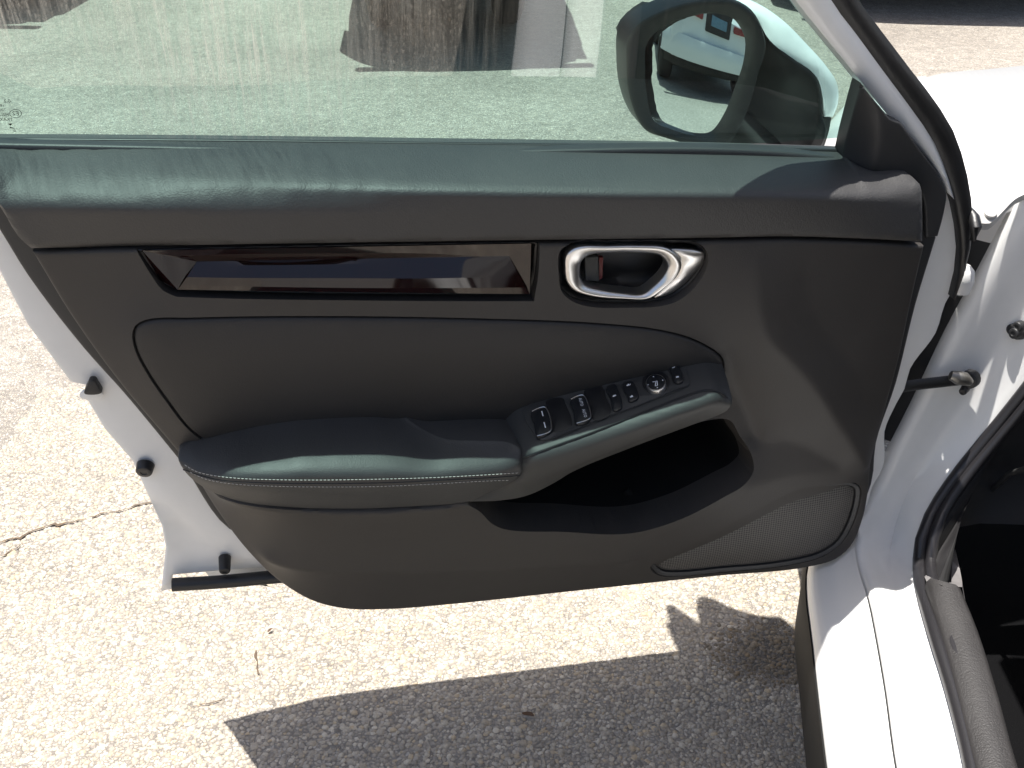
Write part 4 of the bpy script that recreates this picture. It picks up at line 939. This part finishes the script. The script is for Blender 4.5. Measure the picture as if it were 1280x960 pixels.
# dashboard side and footwell wall, in the dark cabin
ds = rsn(catmull([f_[-1], CY(1225, 590, 1.37), CY(1290, 505, 1.38), CY(1420, 340, 1.38)], False, .02), 30)
ds2 = rsn(catmull([f_[-1] + [.05, .02, 0], CY(1262, 600, 1.39), CY(1330, 520, 1.40), CY(1460, 350, 1.40)], False, .02), 30)
M['cabin'] = simple("dark cabin plastic", (.02, .019, .02), .6, var=(12, .2))
loft("dash_end", [rsn(seal_in[10:], 30) + [.004, 0, .0], ds, ds2, ds2 + [.10, .02, -.01], ds2 + [.7, .05, 0]], M['cabin'], car, count=30, sharp=60)
boxm("firewall", (.24, 1.50, .25), (1.5, 1.55, .80), M['cabin'], car, .01)
boxm("dashboard", (.42, 1.02, .62), (1.45, 1.42, .90), M['cabin'], car, .04)
tube("dash_cable", np.array([CX(1285, 585, .26), CX(1262, 592, .255), CX(1240, 612, .25)]), .004, M['pod'], car, 8)

# hinge side details
hingep = Plane
strap = np.array([CY(1120, 485, 1.345), CY(1145, 481, 1.35), CY(1180, 477, 1.355), CY(1205, 474, 1.358)])
cs = tube("check_strap", catmull(strap, False, .008), .0085, M['rubber'], car, 8, flat=.55)
tube("strap_clip", np.array([CY(1188, 469, 1.343), CY(1197, 472, 1.343), CY(1206, 474, 1.345), CY(1213, 478, 1.348)]), [.006, .009, .009, .005], M['steel'], cs, 10)
cyl("strap_pivot", CY(1214, 473, 1.370), (-.6, -1, .25), .0125, .0115, .014, M['rubber'], cs, 18)
cyl("strap_nut", CY(1207, 485, 1.362), (-.6, -1, -.1), .006, .005, .012, M['rubber'], cs, 12)
for i, (x, y) in enumerate(((1269, 411), (1276, 417), (1276, 408), (1272, 416))):
    cyl("pillar_plug", CY(x, y, 1.385 - .002 * i), (-1, -.8, .2), .008, .007, .010, M['rubber'], car, 14)
# upper hinge knuckle: painted metal against the black gap sheet
M['paintshade'] = M['whitein']
hk = tube("door_hinge", np.array([CY(1197, 369, 1.37), CY(1199, 364, 1.37), CY(1203, 350, 1.37), CY(1206, 338, 1.37), CY(1207, 332, 1.37)]), [.006, .0125, .0145, .012, .006], M['whitein'], car, 16)
cyl("hinge_pin", CY(1204, 338, 1.355), (0, 0, 1), .003, .003, .008, M['steel'], hk, 12)
tube("wiring_boot", np.array([CY(1212, 262, 1.34), CY(1217, 272, 1.33), CY(1220, 284, 1.32), CY(1216, 300, 1.32)]), [.004, .007, .007, .004], M['rubber'], car, 12)
# black sheet that paints in the shade between door and pillar
q_ = rsn(r_seam, 100); q_ = q_[(q_[:, 2] > .44) & (q_[:, 2] < .74)]; gapf = [q_ + [.01, .010, 0], q_ + [-.03, .035, 0], q_ + [-.10, .10, 0]]
loft("gap_shade", gapf, M['rubber'], car, count=40)

# fender, bonnet, cowl
zf = .93
def bez(P): return catmull(P, False, .04)
h_near = bez([CY(1205, 270, 1.375), CY(1240, 251, 1.395), CY(1280, 236, 1.415), CY(1400, 190, 1.47), CY(1600, 130, 1.55)])
h_crease = bez([CY(1180, 178, 1.60), CY(1225, 165, 1.62), CY(1280, 150, 1.65), CY(1400, 122, 1.70), CY(1600, 75, 1.80)])
h_far = bez([CY(1150, 99, 2.05), CY(1180, 91, 2.1), CY(1230, 87, 2.15), CY(1400, 68, 2.25), CY(1600, 45, 2.35)])
h_near, h_crease, h_far = rsn(h_near, 40), rsn(h_crease, 40), rsn(h_far, 40)
h_drop = h_far + np.array([.02, .12, -.14]); h_drop2 = h_drop + np.array([.0, .06, -.35])
loft("bonnet", [h_near + [0, 0, -.025], h_near + [0, .003, 0], h_near * .5 + h_crease * .5 + [0, 0, .006], h_crease, h_crease * .5 + h_far * .5 + [0, 0, .010], h_far, h_drop, h_drop2], M['white'], car, count=50, sharp=70)
fo = bez([h_near[0] + [0, .003, 0], h_crease[0], h_far[0], h_drop[0], h_drop2[0]]); fk = fo.copy(); fk[:, 0] = .10; fk[:, 2] -= .03; fm = fo.copy(); fm[:, 0] = .045; fm[:, 2] -= .11; fb = fm.copy(); fb[:, 0] = .02; fb[:, 2] -= .18; fc = fb.copy(); fc[:, 2] = .35; fc[:, 0] = .01
loft("fender", [fo, fk, fm, fb, fc], M['white'], car, count=30)
pbk = catmull([CY(1212, 269, 1.375), CY(1240, 253, 1.392), CY(1262, 245, 1.403), CY(1283, 237, 1.413), CY(1330, 218, 1.43)], False, .01)
pbl = catmull([CY(1216, 281, 1.365), CY(1234, 284, 1.368), CY(1248, 272, 1.378), CY(1268, 252, 1.395), CY(1300, 240, 1.405), CY(1340, 226, 1.42)], False, .01)
br = loft("fender_bracket", [pbk + [0, -.002, .006], pbl + [0, -.004, .006], pbl + [0, -.002, -.003]], M['dirtymetal'], car, count=30)
cyl("bracket_bolt", CY(1238, 267, 1.374), (0, -.5, 1), .008, .007, .003, M['dirtymetal'], br, 18)

# rest of the shell, out of the picture but shading and reflecting: roof, pillars, rear door, glass
def bar(name, pts, r, m, flat=1.0): return tube(name, np.array(pts, float), r, m, car, 10, flat=flat)
boxm("roof", (.17, -2.0, 1.385), (1.30, .55, 1.42), M['white'], car, .02)
bar("windscreen_pillar", [(.235, .55, 1.375), (.23, .80, 1.27), (.215, 1.05, 1.12), (.21, 1.35, .93)], [.03] * 4, M['white'], 1)
boxm("centre_pillar", (.13, -.02, .38), (.21, .15, 1.40), M['whitein'], car, .02)
boxm("centre_pillar_trim", (.215, -.04, .45), (.26, .18, 1.38), M['trim'], car, .02)
boxm("rear_door_skin", (.0, -1.15, .30), (.10, .0, .92), M['white'], car, .03)
boxm("rear_glass", (.12, -1.9, .92), (.13, -.03, 1.39), M['smoke'], car, .002)
boxm("rear_quarter", (.02, -2.2, .35), (.12, -1.16, .95), M['white'], car, .05)
M['seatcloth'] = simple("dark seat cloth", (.03, .029, .028), .8, bump=('noise', 500, .001), var=(10, .15))
boxm("seat", (.30, .02, .32), (.80, .62, .56), M['seatcloth'], car, .07)
boxm("seat_back", (.32, -.22, .50), (.78, .06, 1.12), M['seatcloth'], car, .08)
boxm("tunnel", (.90, -.5, .25), (1.10, 1.3, .60), M['cabin'], car, .03)
a_ = np.linspace(0, 2 * math.pi, 33)[:-1]
tube("steering_wheel", np.array([(.56 + .185 * math.cos(t), .98 + .08 * math.sin(t), .88 + .165 * math.sin(t)) for t in a_]), .015, M['cabin'], car, 10, closed=True)
tube("steering_column", np.array([(.56, .98, .88), (.56, 1.15, .80)]), [.07, .04], M['cabin'], car, 14)

# ================================================================== OTHER CARS
def vehicle(paint, loc, rz, label, group, sx=1.0, wx=.90):
    t = thing("parked_car", label, "parked car", loc, rz, group)
    # stations along y (0 = rear bumper face ... length), half widths and profile (z) rings
    Lg = 4.5
    st = [(0.0, .62, .42, .92), (.06, .76, .34, 1.0), (.35, .86, .29, 1.06), (.9, .90, .28, 1.02), (2.2, .91, .27, .98), (3.4, .90, .28, .95), (4.0, .87, .28, .88), (4.4, .76, .32, .74), (4.5, .6, .4, .66)]
    rows = []
    for y, hw, zb, zt in st:
        rows.append([(-hw * .6, y, zb), (-hw * .93, y, zb + .03), (-hw, y, zb + .16), (-hw * 1.01, y, (zb + zt) / 2), (-hw * .97, y, zt - .08), (-hw * .88, y, zt), (0, y, zt + .03), (hw * .88, y, zt), (hw * .97, y, zt - .08), (hw * 1.01, y, (zb + zt) / 2), (hw, y, zb + .16), (hw * .93, y, zb + .03), (hw * .6, y, zb), (0, y, zb - .01), (-hw * .6, y, zb)])
    vs = []; fs = []; k = 15
    for r in rows: vs += r
    for i in range(len(rows) - 1):
        for j in range(k - 1): fs.append((i * k + j, i * k + j + 1, (i + 1) * k + j + 1, (i + 1) * k + j))
    fs.append(tuple(range(k - 1))); fs.append(tuple((len(rows) - 1) * k + j for j in range(k - 1))[::-1])
    obj("body", vs, fs, paint, t, True, 40)
    cab = []; cs_ = [(.10, .70, 1.00), (.45, .66, 1.48), (1.4, .68, 1.60), (2.4, .66, 1.56), (3.25, .72, 1.0)]
    for y, hw, z in cs_: cab += [(-.82, y if z > 1.1 else y, .98), (-hw, y, z - .04), (-hw * .8, y, z), (hw * .8, y, z), (hw, y, z - .04), (.82, y, .98)]
    fs = []
    for i in range(4):
        for j in range(5): fs.append((i * 6 + j, i * 6 + j + 1, (i + 1) * 6 + j + 1, (i + 1) * 6 + j))
    obj("cabin_glass", cab, fs, M['smoke'], t, True, 40)
    boxm("roof_panel", (-.62, .5, 1.575), (.62, 2.35, 1.62), paint, t, .02)
    def bumper(name, hw, y0, y1, z0, z1, m):
        X = np.linspace(-hw, hw, 25); bend = .32 * np.abs(X / hw) ** 4
        loft(name, [np.column_stack([X, np.full(25, y) + bend, np.full(25, z)]) for y, z in ((y1, z0), (y0 + .03, z0), (y0, z0 * .6 + z1 * .4), (y0, z0 * .3 + z1 * .7), (y0 + .02, z1), (y1, z1))], m, t, closed=True, count=25, sharp=50)
    bumper("rear_bumper", .90, -.10, .30, .37, .62, paint); bumper("bumper_valance", .84, -.05, .30, .27, .375, M['underbody'])
    boxm("underside", (-.70, .35, .22), (.70, 4.2, .30), M['underbody'], t, .02)
    for s in (-1, 1):
        boxm("tail_lamp", (s * .58 - .28, -.045, .84), (s * .58 + .28, .02, .92), M['darkred'], t, .012)
        boxm("headlamp", (s * .60 - .18, 4.36, .66), (s * .60 + .18, 4.47, .76), M['lens'], t, .015)
    boxm("number_plate", (-.15, -.055, .82), (.15, -.02, .93), M['plate'], t, .004)
    boxm("plate_recess", (-.24, -.03, .74), (.24, .01, 1.0), M['black'], t, .01)
    for s in (-1, 1):
        for y in (.70, 3.55):
            vs = []; fs = []; n = 28; prof = [(.20, .0), (.27, -.01), (.315, .02), (.328, .06), (.328, .17), (.315, .21), (.27, .235), (.20, .22)]
            for (r, x) in prof:
                for j in range(n): a = 2 * math.pi * j / n; vs.append((s * (wx - x), y + r * math.cos(a), .328 + r * math.sin(a)))
            for i in range(len(prof) - 1):
                for j in range(n): fs.append((i * n + j, i * n + (j + 1) % n, (i + 1) * n + (j + 1) % n, (i + 1) * n + j))
            wh = obj("wheel", vs, fs, M['tyre'], t)
            vs = [(s * (wx - .015), y, .328)]; fs = []
            for j in range(20):
                a = 2 * math.pi * j / 20; rr_ = .21; vs.append((s * (wx - (.02 if j % 4 < 2 else .06)), y + rr_ * math.cos(a), .328 + rr_ * math.sin(a)))
            fs = [(0, 1 + j, 1 + (j + 1) % 20) for j in range(20)]; obj("rim", vs, fs, M['rim'], wh, False)
    t.scale = (sx, 1, 1); return t
grey = carpaint("dark grey paint", (.05, .052, .055)); wht = M['white']; brn = carpaint("brown metallic paint", (.10, .07, .05)); sil = carpaint("silver metallic paint", (.35, .36, .37))
gp = "cars parked across the lot"
vehicle(grey, (-.27, 4.97, 0), math.radians(4), "dark parked car beyond the window glass, its right rear tyre and shadow in view", gp, .58, .62)
vehicle(brn, (-3.2, 5.72, 0), math.radians(-4), "parked car whose shadow shows at the top left corner of the window", gp)
vehicle(sil, (2.15, 5.75, 0), math.radians(-5), "parked car beyond the door mirror, its shadow above the bonnet", gp)
vehicle(wht, (-4.35, 1.70, 0), math.radians(72), "white car with red tail lamps, seen reflected in the door mirror", None)
